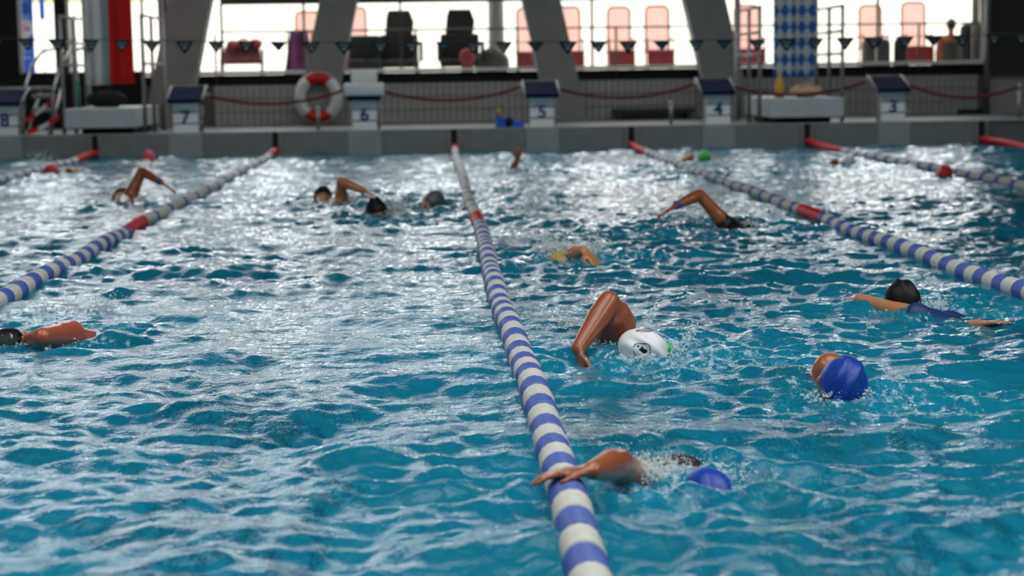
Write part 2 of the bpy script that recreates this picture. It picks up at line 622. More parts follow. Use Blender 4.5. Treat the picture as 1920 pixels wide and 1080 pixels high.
def wave_field(x, y):
    h = np.zeros_like(x)
    n = 170
    lam = np.exp(rng.uniform(np.log(.08), np.log(1.3), n))
    th = np.where(rng.random(n) < .48, np.pi / 2 + rng.normal(0, .55, n), rng.uniform(0, 2 * np.pi, n))
    ph = rng.uniform(0, 2 * np.pi, n)
    sl = WAVE_SLOPE * np.sqrt(2.0 / n) * rng.uniform(.6, 1.4, n) * (lam / .3) ** -.2
    env = np.zeros_like(x)
    for k in range(10):
        l2 = rng.uniform(2.5, 7)
        a = rng.uniform(0, 2 * np.pi)
        env += np.sin((x * np.cos(a) + y * np.sin(a)) * 2 * np.pi / l2 + rng.uniform(0, 6.3))
    env = np.clip(1 + .28 * env / 2.2, .35, 1.7).astype(np.float32)
    for i in range(n):
        k = 2 * np.pi / lam[i]
        c = np.sin((x * np.cos(th[i]) + y * np.sin(th[i])) * k + ph[i]).astype(np.float32)
        a = sl[i] / k
        h += a * c * (env if lam[i] < 1.0 else 1)
    h = h + 5.0 * h * np.abs(h)
    # churn near swimmers
    mask = np.zeros_like(x)
    for (sx, sy, st, rd) in SW:
        mask = np.maximum(mask, st * np.exp(-(((x - sx) ** 2 + (y - sy) ** 2) / rd ** 2)))
    n2 = 60
    ch = np.zeros_like(x)
    for i in range(n2):
        k = 2 * np.pi / np.exp(rng.uniform(np.log(.09), np.log(.4)))
        a = rng.uniform(0, 2 * np.pi)
        ch += (.46 * np.sqrt(2 / n2) / k) * np.sin((x * np.cos(a) + y * np.sin(a)) * k + rng.uniform(0, 6.3)).astype(np.float32)
    h += ch * mask
    return h.astype(np.float32), mask.astype(np.float32)


WAVE_SLOPE = .158


def build_water():
    nr, nc, ne = 820, 660, 50
    # rows: spacing grows with distance
    t = np.linspace(0, 1, nr)
    g = np.cumsum(np.interp(np.linspace(0, 1, nr), [0, .12, .45, 1], [.022, .011, .018, .062]))
    g = (g - g[0]) / (g[-1] - g[0])
    Yr = YN + .005 + g * (YW - .036 - YN - .005)
    tc = np.linspace(-1, 1, nc)
    Xs = np.empty((nr, nc + 2 * ne), np.float32)
    for i, yy in enumerate(Yr):
        c, hw = .045 * yy, .315 * yy + .45
        a, b = max(PXL + .5, c - hw), min(PXR - .5, c + hw)
        mid = a + (tc + 1) / 2 * (b - a)
        le = np.linspace(PXL + .013, a, ne, endpoint=False)
        ri = np.linspace(b, PXR - .013, ne + 1)[1:]
        Xs[i] = np.concatenate([le, mid, ri])
    Ys = np.repeat(Yr[:, None], Xs.shape[1], 1).astype(np.float32)
    Zs, mask = wave_field(Xs, Ys)
    R, C = Xs.shape
    co = np.stack([Xs, Ys, Zs], -1).reshape(-1, 3)
    idx = np.arange(R * C, dtype=np.int32).reshape(R, C)
    q = np.stack([idx[:-1, :-1], idx[:-1, 1:], idx[1:, 1:], idx[1:, :-1]], -1).reshape(-1, 4)
    me = bpy.data.meshes.new('pool_water')
    me.vertices.add(len(co))
    me.vertices.foreach_set('co', co.ravel())
    me.loops.add(q.size)
    me.loops.foreach_set('vertex_index', q.ravel())
    me.polygons.add(len(q))
    me.polygons.foreach_set('loop_start', np.arange(0, q.size, 4, dtype=np.int32))
    me.polygons.foreach_set('use_smooth', np.ones(len(q), bool))
    me.update(calc_edges=True)
    at_ = me.attributes.new('churn', 'FLOAT', 'POINT')
    at_.data.foreach_set('value', mask.ravel())
    me.materials.append(water_mat())
    o = put('pool_water', me)
    tag(o, 'rippled turquoise pool water between the lane ropes', 'water', kind='stuff')
    return o


def water_mat():
    M = bpy.data.materials.new('water')
    M.use_nodes = True
    nt = M.node_tree
    nt.nodes.clear()
    N, Lk = nt.nodes.new, nt.links.new
    out = N('ShaderNodeOutputMaterial')
    tc = N('ShaderNodeTexCoord')
    n1 = N('ShaderNodeTexNoise')
    n1.inputs['Scale'].default_value = 25
    n1.inputs['Detail'].default_value = 4
    n1.inputs['Roughness'].default_value = .6
    Lk(tc.outputs['Object'], n1.inputs['Vector'])
    bp = N('ShaderNodeBump')
    bp.inputs['Strength'].default_value = .44
    bp.inputs['Distance'].default_value = .016
    Lk(n1.outputs['Fac'], bp.inputs['Height'])
    fr = N('ShaderNodeFresnel')
    fr.inputs['IOR'].default_value = 1.333
    gl = N('ShaderNodeBsdfGlossy')
    gl.inputs['Roughness'].default_value = .0
    gl.inputs['Color'].default_value = (1, 1, 1, 1)
    rf = N('ShaderNodeBsdfRefraction')
    rf.inputs['IOR'].default_value = 1.333
    rf.inputs['Roughness'].default_value = .0
    rf.inputs['Color'].default_value = (.28, .84, .98, 1)
    tp = N('ShaderNodeBsdfTransparent')
    tp.inputs['Color'].default_value = (.6, .95, 1, 1)
    df = N('ShaderNodeBsdfDiffuse')
    df.inputs['Color'].default_value = (.008, .30, .47, 1)
    for q in (fr, gl, rf, df):
        Lk(bp.outputs[0], q.inputs['Normal'])
    m1 = N('ShaderNodeMixShader')            # refraction / clear
    m1.inputs[0].default_value = .3
    Lk(rf.outputs[0], m1.inputs[1])
    Lk(tp.outputs[0], m1.inputs[2])
    ch = N('ShaderNodeAttribute')
    ch.attribute_name = 'churn'
    bodyf = N('ShaderNodeMapRange')          # more air in churned water
    bodyf.inputs[1].default_value, bodyf.inputs[2].default_value = 0, 1
    bodyf.inputs[3].default_value, bodyf.inputs[4].default_value = .24, .52
    Lk(ch.outputs['Fac'], bodyf.inputs[0])
    m2 = N('ShaderNodeMixShader')            # + scattering body of the water
    Lk(bodyf.outputs[0], m2.inputs[0])
    Lk(m1.outputs[0], m2.inputs[1])
    Lk(df.outputs[0], m2.inputs[2])
    m3 = N('ShaderNodeMixShader')            # + mirror
    Lk(fr.outputs[0], m3.inputs[0])
    Lk(m2.outputs[0], m3.inputs[1])
    Lk(gl.outputs[0], m3.inputs[2])
    # foam flecks in the churn
    n2 = N('ShaderNodeTexNoise')
    n2.inputs['Scale'].default_value = 26
    n2.inputs['Detail'].default_value = 6
    n2.inputs['Roughness'].default_value = .7
    mp = N('ShaderNodeMapping')
    mp.inputs['Scale'].default_value = (1, .45, 1)
    Lk(tc.outputs['Object'], mp.inputs[0])
    Lk(mp.outputs[0], n2.inputs['Vector'])
    ad = N('ShaderNodeMath')
    ad.operation = 'MULTIPLY_ADD'
    ad.inputs[1].default_value = .22
    Lk(ch.outputs['Fac'], ad.inputs[0])
    Lk(n2.outputs['Fac'], ad.inputs[2])
    fm = N('ShaderNodeMapRange')
    fm.inputs[1].default_value, fm.inputs[2].default_value = .70, .86
    fm.inputs[3].default_value, fm.inputs[4].default_value = 0, .65
    Lk(ad.outputs[0], fm.inputs[0])
    fd = N('ShaderNodeBsdfDiffuse')
    fd.inputs['Color'].default_value = (.62, .78, .84, 1)
    m4 = N('ShaderNodeMixShader')
    Lk(fm.outputs[0], m4.inputs[0])
    Lk(m3.outputs[0], m4.inputs[1])
    Lk(fd.outputs[0], m4.inputs[2])
    Lk(m4.outputs[0], out.inputs[0])
    MAT['water'] = M
    return M


translucent('splash', (246, 251, 253), .45, .72)


# ------------------------------------------------------------------ swimmers
def sphere_pts(c, u, v, w_):
    return c, u, v, w_


def hand(B, wr, d, n, side, curl=.35, sc=1.0):
    """palm from the wrist along d, back of the hand towards n; side = +1 if the thumb lies towards d x n"""
    d = Vector(d).normalized()
    n = Vector(n)
    n = (n - d * n.dot(d)).normalized()
    s = d.cross(n) * side
    wr = Vector(wr)
    kn = [wr + d * .088 * sc + s * q * sc for q in (.031, .0105, -.0105, -.031)]
    for q, k in zip((.018, .007, -.007, -.018), kn):
        B.capsule(wr + s * q * sc, k, .0155 * sc, .0125 * sc, 8)
    for k, L, sp in zip(kn, (.068, .078, .072, .056), (.16, .04, -.08, -.2)):
        a = (d + s * sp - n * curl * .5).normalized()
        b = (d + s * sp - n * curl * 1.5).normalized()
        p1 = k + a * L * .55 * sc
        B.capsule(k, p1, .0098 * sc, .0088 * sc, 8)
        B.capsule(p1, p1 + b * L * .5 * sc, .0088 * sc, .0075 * sc, 8)
    tb = wr + d * .028 * sc + s * .022 * sc
    a = (d * .75 + s * .75 - n * .2).normalized()
    p1 = tb + a * .045 * sc
    B.capsule(tb, p1, .014 * sc, .0115 * sc, 8)
    B.capsule(p1, p1 + (d * .9 + s * .4 - n * .2).normalized() * .036 * sc, .011 * sc, .0085 * sc, 8)


def arm(B, S, E, W_, hd, hn, side, curl=.35, k=1.0, ku=1.0):
    S, E, W_ = Vector(S), Vector(E), Vector(W_)
    B.capsule(S, S + (E - S) * .35, .064 * k * ku, .056 * k * ku)
    B.capsule(S + (E - S) * .2, E, .055 * k * ku, .041 * k)
    B.capsule(E, E + (W_ - E) * .35, .042 * k, .044 * k)
    B.capsule(E + (W_ - E) * .3, W_, .044 * k, .027 * k)
    hand(B, W_, hd, hn, side, curl, k)


def remesh(B, name, vox, m, dec):
    me = B.mesh(name)
    o = bpy.data.objects.new(name, me)
    COL.objects.link(o)
    r = o.modifiers.new('r', 'REMESH')
    r.mode = 'VOXEL'
    r.voxel_size = vox
    r.use_smooth_shade = True
    sm = o.modifiers.new('s', 'SMOOTH')
    sm.factor, sm.iterations = .5, 5
    if dec < 1:
        d = o.modifiers.new('d', 'DECIMATE')
        d.ratio = dec
    dg = bpy.context.evaluated_depsgraph_get()
    me2 = bpy.data.meshes.new_from_object(o.evaluated_get(dg))
    bpy.data.objects.remove(o)
    bpy.data.meshes.remove(me)
    me2.name = name
    me2.materials.clear()
    me2.materials.append(MAT[m])
    me2.polygons.foreach_set('use_smooth', [True] * len(me2.polygons))
    return me2


def swimmer(label, loc, heading, roll=0, z=0., head=None, arms=(None, None), cap=None, suit=None, sink=.14, sk='skin_tan', vox=.0075, dec=.4, band=None, goggles=None, face=False, group='swimmers in the pool', size=1.0, legkick=.0):
    """loc: head position on the water (world x, y); heading in degrees, 0 = towards the camera, 180 = away.
    arms: (left, right), each None or dict(E=, W=, d=, n=) in world coordinates."""
    root = empty('person', (loc[0], loc[1], 0), label, 'person', group)
    th = math.radians(heading)
    F = Vector((math.sin(th), -math.cos(th), 0))
    Lf = Vector((math.cos(th), math.sin(th), 0))
    U = Vector((0, 0, 1))
    org = Vector((loc[0], loc[1], z))
    rl = math.radians(roll)             # positive raises the left shoulder

    def P(f, l, u, rr=1.0):
        a = rl * rr
        u = u - sink * max(0, -f - .35)
        l2, u2 = l * math.cos(a) - u * math.sin(a), l * math.sin(a) + u * math.cos(a)
        return org + (F * f + Lf * l2 + U * u2) * size + U * (-.07 * size)

    B = MB()
    k = size
    # torso
    sL, sR = P(-.22, .17, .02), P(-.22, -.17, .02)
    B.capsule(sL, sR, .066 * k, .066 * k)
    for s in (-1, 1):
        B.capsule(P(-.25, .085 * s, -.01), P(-.46, .065 * s, -.015, .9), .098 * k, .088 * k)
        B.capsule(P(-.44, .06 * s, -.02, .85), P(-.70, .075 * s, -.03, .6), .09 * k, .098 * k)
        hip = P(-.74, .085 * s, -.04, .6)
        kz = -.10 - .05 * s * (1 if legkick >= 0 else -1)
        kn = P(-1.13, .10 * s, kz, .3)
        an = P(-1.52, .10 * s, kz - .03 + legkick * (1 + s) * .5, .2)
        to = P(-1.73, .11 * s, kz - .07 + legkick * (1 + s) * .5, .2)
        B.capsule(hip, kn, .088 * k, .056 * k)
        B.capsule(kn, kn + (an - kn) * .4, .054 * k, .056 * k)
        B.capsule(kn + (an - kn) * .35, an, .055 * k, .036 * k)
        B.capsule(an, to, .038 * k, .022 * k)
    B.capsule(P(-.3, 0, .02), P(-.62, 0, -.02, .8), .09 * k, .09 * k)
    # head
    hd = dict(c=(1, 0, .12), f=(0, 0, -1), off=(0, 0, .07))
    hd.update(head or {})
    cvec = (F * hd['c'][0] + Lf * hd['c'][1] + U * hd['c'][2]).normalized()
    fvec = F * hd['f'][0] + Lf * hd['f'][1] + U * hd['f'][2]
    fvec = (fvec - cvec * fvec.dot(cvec)).normalized()
    svec = cvec.cross(fvec)
    hc = org + (F * hd['off'][0] + Lf * hd['off'][1] + U * (hd['off'][2] - .07)) * k
    B.ellipsoid(hc, (svec * .074 * k, fvec * .094 * k, cvec * .104 * k))
    B.ellipsoid(hc - cvec * .066 * k + fvec * .034 * k, (svec * .054 * k, fvec * .056 * k, cvec * .056 * k))
    B.capsule(hc + cvec * .005 * k + fvec * .092 * k, hc - cvec * .032 * k + fvec * .108 * k, .009 * k, .014 * k, 8)
    B.ellipsoid(hc - cvec * .098 * k + fvec * .066 * k, (svec * .024 * k, fvec * .02 * k, cvec * .018 * k))
    B.capsule(hc + cvec * .022 * k + fvec * .082 * k + svec * .03 * k, hc + cvec * .022 * k + fvec * .082 * k - svec * .03 * k, .014 * k, .014 * k, 8)
    for s in (-1, 1):
        B.ellipsoid(hc - cvec * .02 * k - fvec * .008 * k + svec * s * .076 * k, (svec * .009 * k, fvec * .019 * k, cvec * .03 * k), 10, 8)
    B.capsule(P(-.24, 0, .03), hc - cvec * .07 * k - fvec * .02 * k, .066 * k, .055 * k)
    # arms
    defaults = (dict(E=P(.06, .26, -.14), W=P(.3, .2, -.22), d=F - U * .3, n=U), dict(E=P(.06, -.26, -.14), W=P(.3, -.2, -.22), d=F - U * .3, n=U))
    for i, (S, s) in enumerate(((sL, -1), (sR, 1))):
        a = arms[i] or defaults[i]
        E, W_ = Vector(a['E']), Vector(a['W'])
        arm(B, S, E, W_, a['d'], a['n'], -s if 'side' not in a else a['side'], a.get('curl', .35), k * a.get('k', 1.0), a.get('ku', 1.0))
    B.v = [(a - loc[0], b - loc[1], c) for a, b, c in B.v]
    body = put('body', remesh(B, 'body', vox, sk, dec), root)
    rel = Vector((loc[0], loc[1], 0))
    hcl = hc - rel
    # cap or hair: a shell over the cranium, cut along a slanted line from forehead to nape
    if cap:
        bm = bmesh.new()
        bmesh.ops.create_uvsphere(bm, u_segments=40, v_segments=26, radius=1)
        axis = (Vector((0, -.42, .9))).normalized()
        kill = [v for v in bm.verts if v.co.dot(axis) < -.16]
        bmesh.ops.delete(bm, geom=kill, context='VERTS')
        for v in bm.verts:
            q = v.co.copy()
            wr_ = .006 * math.sin(q.x * 9 + q.y * 4) * max(0, q.z)
            v.co = hcl + (svec * q.x * (.080 + wr_) + fvec * q.y * (.101 + wr_) + cvec * q.z * (.112 + wr_)) * k
        sol = bmesh.ops.solidify(bm, geom=list(bm.faces), thickness=.0025)
        me = bpy.data.meshes.new('swim_cap')
        bm.to_mesh(me)
        bm.free()
        me.materials.append(MAT[cap])
        me.polygons.foreach_set('use_smooth', [True] * len(me.polygons))
        put('swim_cap', me, root)
    if face:
        for s in (-1, 1):
            put('eye', MB().ellipsoid(hcl + cvec * .002 * k + fvec * .083 * k + svec * s * .031 * k, (svec * .013 * k, fvec * .011 * k, cvec * .009 * k), 10, 8).mesh('eye', 'eye', True), root)
        put('lips', MB().ellipsoid(hcl - cvec * .068 * k + fvec * .087 * k, (svec * .025 * k, fvec * .008 * k, cvec * .009 * k), 10, 8).mesh('lips', 'lip', True), root)
    if goggles:
        g = MB()
        for s in (-1, 1):
            g.ellipsoid(hcl + cvec * .004 * k + fvec * .094 * k + svec * s * .032 * k, (svec * .027 * k, fvec * .014 * k, cvec * .02 * k), 12, 8)
        ring = []
        for j in range(24):
            a = 2 * math.pi * j / 24
            ring.append(hcl + cvec * (.004 + .03 * (math.cos(a) < 0) * abs(math.cos(a))) * k + (svec * math.sin(a) * .085 + fvec * math.cos(a) * .104) * k)
        put('goggles', g.mesh('goggles', goggles, True), root)
        if goggles != 'goggle_green':
            put('goggle_strap', MB().tube(ring, .004 * k, 6, True).mesh('goggle_strap', goggles, True), root)
    if suit:
        src = body.data
        bm = bmesh.new()
        bm.from_mesh(src)
        bm.normal_update()
        f0, f1 = suit[1]
        segs = []
        for i, S in enumerate((sL, sR)):
            a = arms[i] or defaults[i]
            E, W_ = Vector(a['E']), Vector(a['W'])
            segs += [(S.lerp(E, .35), E), (E, W_), (W_, W_ + Vector(a['d']).normalized() * .2)]

        def near_arm(q):
            for a, b in segs:
                t = max(0, min(1, (q - a).dot(b - a) / (b - a).length_squared))
                if (q - a - (b - a) * t).length < .068 * k:
                    return True
            return False
        keep = []
        for v in bm.verts:
            q = v.co + rel - org
            f = q.dot(F) / k
            l = q.dot(Lf) / k
            keep.append(f1 < f < f0 + (.1 if (abs(abs(l) - .085) < .025 and suit[2]) else 0) and abs(l) < .24 and q.z < .3 and not near_arm(v.co + rel))
        kill = [v for v, kk in zip(bm.verts, keep) if not kk]
        for v in bm.verts:
            v.co += v.normal * .004
        bmesh.ops.delete(bm, geom=kill, context='VERTS')
        me = bpy.data.meshes.new('swimsuit')
        bm.to_mesh(me)
        bm.free()
        me.materials.clear()
        me.materials.append(MAT[suit[0]])
        me.polygons.foreach_set('use_smooth', [True] * len(me.polygons))
        if len(me.polygons):
            put('swimsuit', me, root)
    if band:
        W_, E, m_ = band
        W_, E = Vector(W_) - rel, Vector(E) - rel
        d = (W_ - E).normalized()
        put('wristband', MB().tube([W_ - d * .03, W_ - d * .028, W_ - d * .004, W_ - d * .002], [.028 * k, .033 * k, .032 * k, .027 * k], 14).mesh('wristband', m_, True), root)
    return root, hc, cvec, fvec, svec


def A_(px, py, Y):
    return at(px, py, Y)


# main swimmer, white cap
H0 = onz(1203, 662)
hx, hy = H0.x, H0.y
Hroot, hc, cv, fv, sv = swimmer('swimmer in a white cap with green goggles, bent arm raised, beside the middle rope', (hx, hy), 4, roll=-58, z=.0,
    head=dict(c=(.95, .10, .16), f=(-.05, .93, -.38), off=(0, .005, .085)),
    arms=(None, dict(E=A_(1141, 566, hy + .12), W=A_(1084, 654, hy - .06), d=(.1, -.16, -.5), n=(-1, -.1, .1), curl=.2, k=1.1, ku=1.32)),
    cap='cap_white', goggles='goggle_green', face=True, sk='skin_tan', vox=.006, dec=.55, suit=('suit_black', (-.62, -.95), False))
SW.append((hx + .15, hy - .15, 1.0, .75))

# mark on the white cap: rounded outline and a dark figure, laid on the cap surface
def on_cap(hc, cv, fv, sv, base, loc, pts2, off=.0026):
    """pts2 in metres around the cap point that faces 'base' (unit dir from the head centre)"""
    b = Vector(base).normalized()
    up_ = (Vector((0, 0, 1)) - b * b.z).normalized()
    rt_ = up_.cross(b)
    out = []
    for (u, v) in pts2:
        d = (b * .1 + rt_ * u + up_ * v).normalized()
        s_, f_, c_ = d.dot(sv), d.dot(fv), d.dot(cv)
        r = 1 / math.sqrt((s_ / .080) ** 2 + (f_ / .101) ** 2 + (c_ / .112) ** 2)
        out.append(hc + d * (r + off) - Vector((loc[0], loc[1], 0)))
    return out


def cap_print(root, hc, cv, fv, sv, base, loc):
    ring = []
    for j in range(40):
        a = 2 * math.pi * j / 40
        e = 4.0
        ca, sa = math.cos(a), math.sin(a)
        ring.append((.030 * math.copysign(abs(ca) ** (2 / e), ca), .024 * math.copysign(abs(sa) ** (2 / e), sa)))
    put('cap_print', MB().tube(on_cap(hc, cv, fv, sv, base, loc, ring), .0016, 6, True).mesh('cap_print', 'print_black', True), root)
    blob = [(-.012, -.016), (-.002, -.018), (.004, -.010), (.014, -.012), (.021, -.005), (.018, .003), (.008, .005), (.006, .011), (-.001, .013), (-.004, .006), (-.011, .004), (-.006, -.004), (-.013, -.008)]
    mb = MB()
    fine = [(0, -.003)] + blob
    P3 = on_cap(hc, cv, fv, sv, base, loc, fine, .003)
    n = len(blob)
    mb.add(P3, [(0, 1 + i, 1 + (i + 1) % n) for i in range(n)])
    put('cap_print', mb.mesh('cap_print', 'print_black'), root)
    star = []
    for j in range(10):
        a = math.pi * j / 5
        r = .006 if j % 2 == 0 else .0028
        star.append((-.012 + r * math.cos(a), .014 + r * math.sin(a)))
    P3 = on_cap(hc, cv, fv, sv, base, loc, [(-.012, .014)] + star, .003)
    put('cap_print', MB().add(P3, [(0, 1 + i, 1 + (i + 1) % 10) for i in range(10)]).mesh('cap_print', 'print_black'), root)


cap_print(Hroot, hc, cv, fv, sv, (-.16, -1, .12), (hx, hy))
lp = [(.034 * math.cos(2 * math.pi * j / 24), .008 * math.sin(2 * math.pi * j / 24)) for j in range(24)]
put('cap_print', MB().tube(on_cap(hc, cv, fv, sv, (.0, -.55, 1), (hx, hy), lp), .0014, 6, True).mesh('cap_print', 'print_black', True), Hroot)

# black cap, blue suit, right lane side, swimming away to the left
p = onz(1693, 578)
swimmer('swimmer in a black cap and blue suit, bare arm stretched out, near right rope', (p.x, p.y), 214, roll=24, z=-.02,
    head=dict(c=(.3, .0, .95), f=(.95, 0, -.3), off=(0, 0, .135)),
    arms=(dict(E=A_(1612, 562, p.y + .03), W=A_(1592, 566, p.y + .2), d=(-.1, .7, -.6), n=(0, 0, 1), k=.82), dict(E=A_(1795, 622, 8.0), W=A_(1838, 608, 7.85), d=(.6, -.75, .2), n=(0, 0, 1), curl=.2)),
    cap='cap_black', suit=('suit_blue', (-.2, -.95), True), sk='skin_fair', size=.88)
SW.append((p.x + .2, p.y - .1, .9, .6))

# blue cap, towards the camera
p = onz(1578, 735)
swimmer('swimmer in a blue cap with only the head and one shoulder above water, right half', (p.x + .055, p.y), 6, roll=-75, z=-.06,
    head=dict(c=(.8, .1, .5), f=(.3, -.25, -.9), off=(0, -.055, .155)),
    arms=(None, dict(E=A_(1540, 712, p.y + .46), W=A_(1530, 748, p.y + .66), d=(-.2, .4, -.7), n=(-1, 0, .2))),
    cap='cap_blue', face=True, sk='skin_tan', suit=('suit_black', (-.62, -.95), False))
SW.append((p.x + .1, p.y - .1, .9, .55))

# near swimmer with the hand over the middle rope
p = onz(1330, 900)
swimmer('nearest swimmer, blue cap just under the surface, hand resting on the middle lane rope', (p.x, p.y), 8, roll=-12, z=-.032,
    head=dict(c=(1, 0, .1), f=(0, .2, -1), off=(0, 0, .036)),
    arms=(None, dict(E=A_(1160, 868, 4.86), W=A_(1112, 882, 4.66), d=(-1, -.05, -.04), n=(0, .1, 1), curl=.35)),
    cap='cap_blue', sk='skin_tan', suit=('suit_black', (-.2, -.95), True))
SW.append((p.x - .1, p.y + .05, 1.0, .5))

# left edge swimmer
p = onz(14, 642)
swimmer('swimmer at the left edge with a bare tanned back and shoulder out of the water', (p.x, p.y), -48, roll=26, z=-.0, sink=.4,
    head=dict(c=(1, 0, -.1), f=(0, 0, -1), off=(0, 0, .03)),
    arms=(dict(E=onz(80, 632, .05), W=onz(30, 655, -.08), d=(-.5, -.6, -.4), n=(0, 0, 1)), None),
    cap='cap_black', sk='skin_red', suit=('suit_black', (-.5, -.95), True))
SW.append((p.x + .15, p.y + .2, .95, .6))

# lane 5, arm with blue band
p = onz(1392, 424)
E_, W_ = A_(1312, 365, 12.98), A_(1266, 386, 12.86)
swimmer('swimmer with a bent arm high and a blue wristband, right of the splash', (p.x + .02, p.y + .22), 180, roll=30, z=-.02,
    head=dict(c=(1, 0, .0), f=(0, .3, -1), off=(0, 0, .03)),
    arms=(dict(E=E_, W=W_, d=(-.75, -.35, -.35), n=(-.3, 0, 1), curl=.4), None),
    cap='cap_black', sk='skin_tan', suit=('suit_black', (-.24, -.95), True), band=(W_, E_, 'band_blue'))
SW.append((p.x - .3, p.y - .2, 1.0, 1.1))

# splashing swimmer in lane 5
p = onz(1052, 484)
swimmer('swimmer almost hidden in a splash right of the middle rope', (p.x, p.y), 10, z=-.085,
    head=dict(c=(1, 0, .1), f=(0, .3, -1), off=(0, 0, .1)),
    arms=(dict(E=A_(1072, 474, 10.9), W=A_(1095, 470, 10.75), d=(.5, -.5, -.5), n=(0, 0, 1)), None), cap='cap_yellow', sk='skin_fair', suit=('suit_black', (-.24, -.95), True))
SW.append((p.x + .1, p.y, 1.0, .8))

# lane 6
p = onz(612, 380)
E_, W_ = A_(640, 340, 15.95), A_(683, 358, 15.85)
swimmer('swimmer in a black cap with a sharply bent arm, middle of the left lane', (p.x, p.y + .15), 180, roll=-30, z=-.01,
    head=dict(c=(.8, 0, .45), f=(.5, .2, -.8), off=(0, .04, .12)),
    arms=(None, dict(E=E_, W=W_, d=(.9, -.15, -.4), n=(.2, 0, 1), curl=.3)), cap='cap_black', sk='skin_fair', suit=('suit_black', (-.62, -.95), False))
SW.append((p.x + .2, p.y - .3, 1.0, 1.0))
p = onz(706, 408)
swimmer('swimmer in a black cap facing the camera, splash beside the cheek', (p.x, p.y), 0, roll=0, z=-.0,
    head=dict(c=(.45, -.1, .85), f=(.9, .1, -.4), off=(0, 0, .125)), cap='cap_black', goggles='goggle_lens', face=True, sk='skin_fair', suit=('suit_black', (-.24, -.95), True))
SW.append((p.x + .2, p.y - .3, 1.0, .95))
p = onz(812, 388)
swimmer('swimmer in a grey cap with head turned aside, left of the middle rope', (p.x, p.y), 0, roll=0, z=-.03,
    head=dict(c=(.4, .35, .7), f=(.8, -.6, .1), off=(0, 0, .135)), cap='cap_grey', face=True, sk='skin_fair', suit=('suit_black', (-.24, -.95), True))
SW.append((p.x - .1, p.y - .3, .9, .8))

# lane 7
p = onz(224, 377)
E_, W_ = A_(266, 321, 16.78), A_(302, 342, 16.66)
swimmer('swimmer with a bent arm and pale blue wristband left of the second rope', (p.x, p.y + .1), 190, roll=-52, z=-.01,
    head=dict(c=(1, 0, .1), f=(0, .4, -.9), off=(0, 0, .1)),
    arms=(None, dict(E=E_, W=W_, d=(.85, -.1, -.5), n=(.3, 0, 1), curl=.35)), cap='cap_black', sk='skin_tan', band=(W_, E_, 'band_blue'), suit=('suit_black', (-.62, -.95), False))
SW.append((p.x + .2, p.y - .4, .9, .9))
p = onz(97, 326)
swimmer('distant swimmer in a red cap by the far left rope', (p.x, p.y), -25, roll=20, z=0,
    head=dict(off=(0, 0, .09)), arms=(dict(E=A_(128, 320, 22.0), W=A_(146, 327, 21.9), d=(.4, -.6, -.6), n=(0, 0, 1)), None), cap='cap_red', sk='skin_tan', vox=.012, dec=.5)
SW.append((p.x, p.y, .8, .8))
p = onz(291, 298)
swimmer('distant swimmer in a pink cap at the wall below block seven', (p.x, p.y - .55), 180, z=-.0, head=dict(c=(.3, 0, 1), f=(1, 0, 0), off=(0, 0, .1)), cap='cap_pink', sk='skin_fair', vox=.012, dec=.5)

# far lanes
p = onz(960, 316)
swimmer('distant swimmer with one raised forearm, right of the middle rope', (p.x - .1, p.y + .2), 180, z=-.06, head=dict(off=(0, 0, .04)),
    arms=(None, dict(E=A_(963, 312, p.y), W=A_(969, 301, p.y), d=(.25, 0, 1), n=(0, -1, 0))), cap='cap_black', sk='skin_tan', vox=.01, dec=.5)
SW.append((p.x, p.y, .7, .7))
p = onz(1321, 302)
swimmer('distant swimmer in a bright green cap', (p.x, p.y), 0, z=0, head=dict(off=(0, 0, .1)), arms=(None, dict(E=A_(1296, 293, p.y + .1), W=A_(1282, 299, p.y), d=(-.5, 0, -.8), n=(-1, 0, 0))), cap='cap_green', sk='skin_fair', vox=.012, dec=.5)
SW.append((p.x, p.y, .7, .7))
p = onz(1770, 332)
swimmer('swimmer in a red cap, only the head showing, far right', (p.x, p.y), 0, z=-.01, head=dict(c=(.5, .1, .8), f=(.8, 0, -.5), off=(0, 0, .1)), cap='cap_red', sk='skin_tan', vox=.012, dec=.5)
SW.append((p.x, p.y, .5, .8))
p = onz(1591, 309)
swimmer('distant swimmer with a white cap in front of the fourth red rope end', (p.x, p.y), 0, z=-.01, head=dict(c=(.5, .1, .8), f=(.8, 0, -.5), off=(0, 0, .1)),
    arms=(None, dict(E=A_(1566, 303, p.y), W=A_(1556, 309, p.y), d=(-.5, -.3, -.8), n=(-1, 0, 0))), cap='cap_white', sk='skin_tan', vox=.012, dec=.5)
SW.append((p.x, p.y, .7, .7))

build_water()


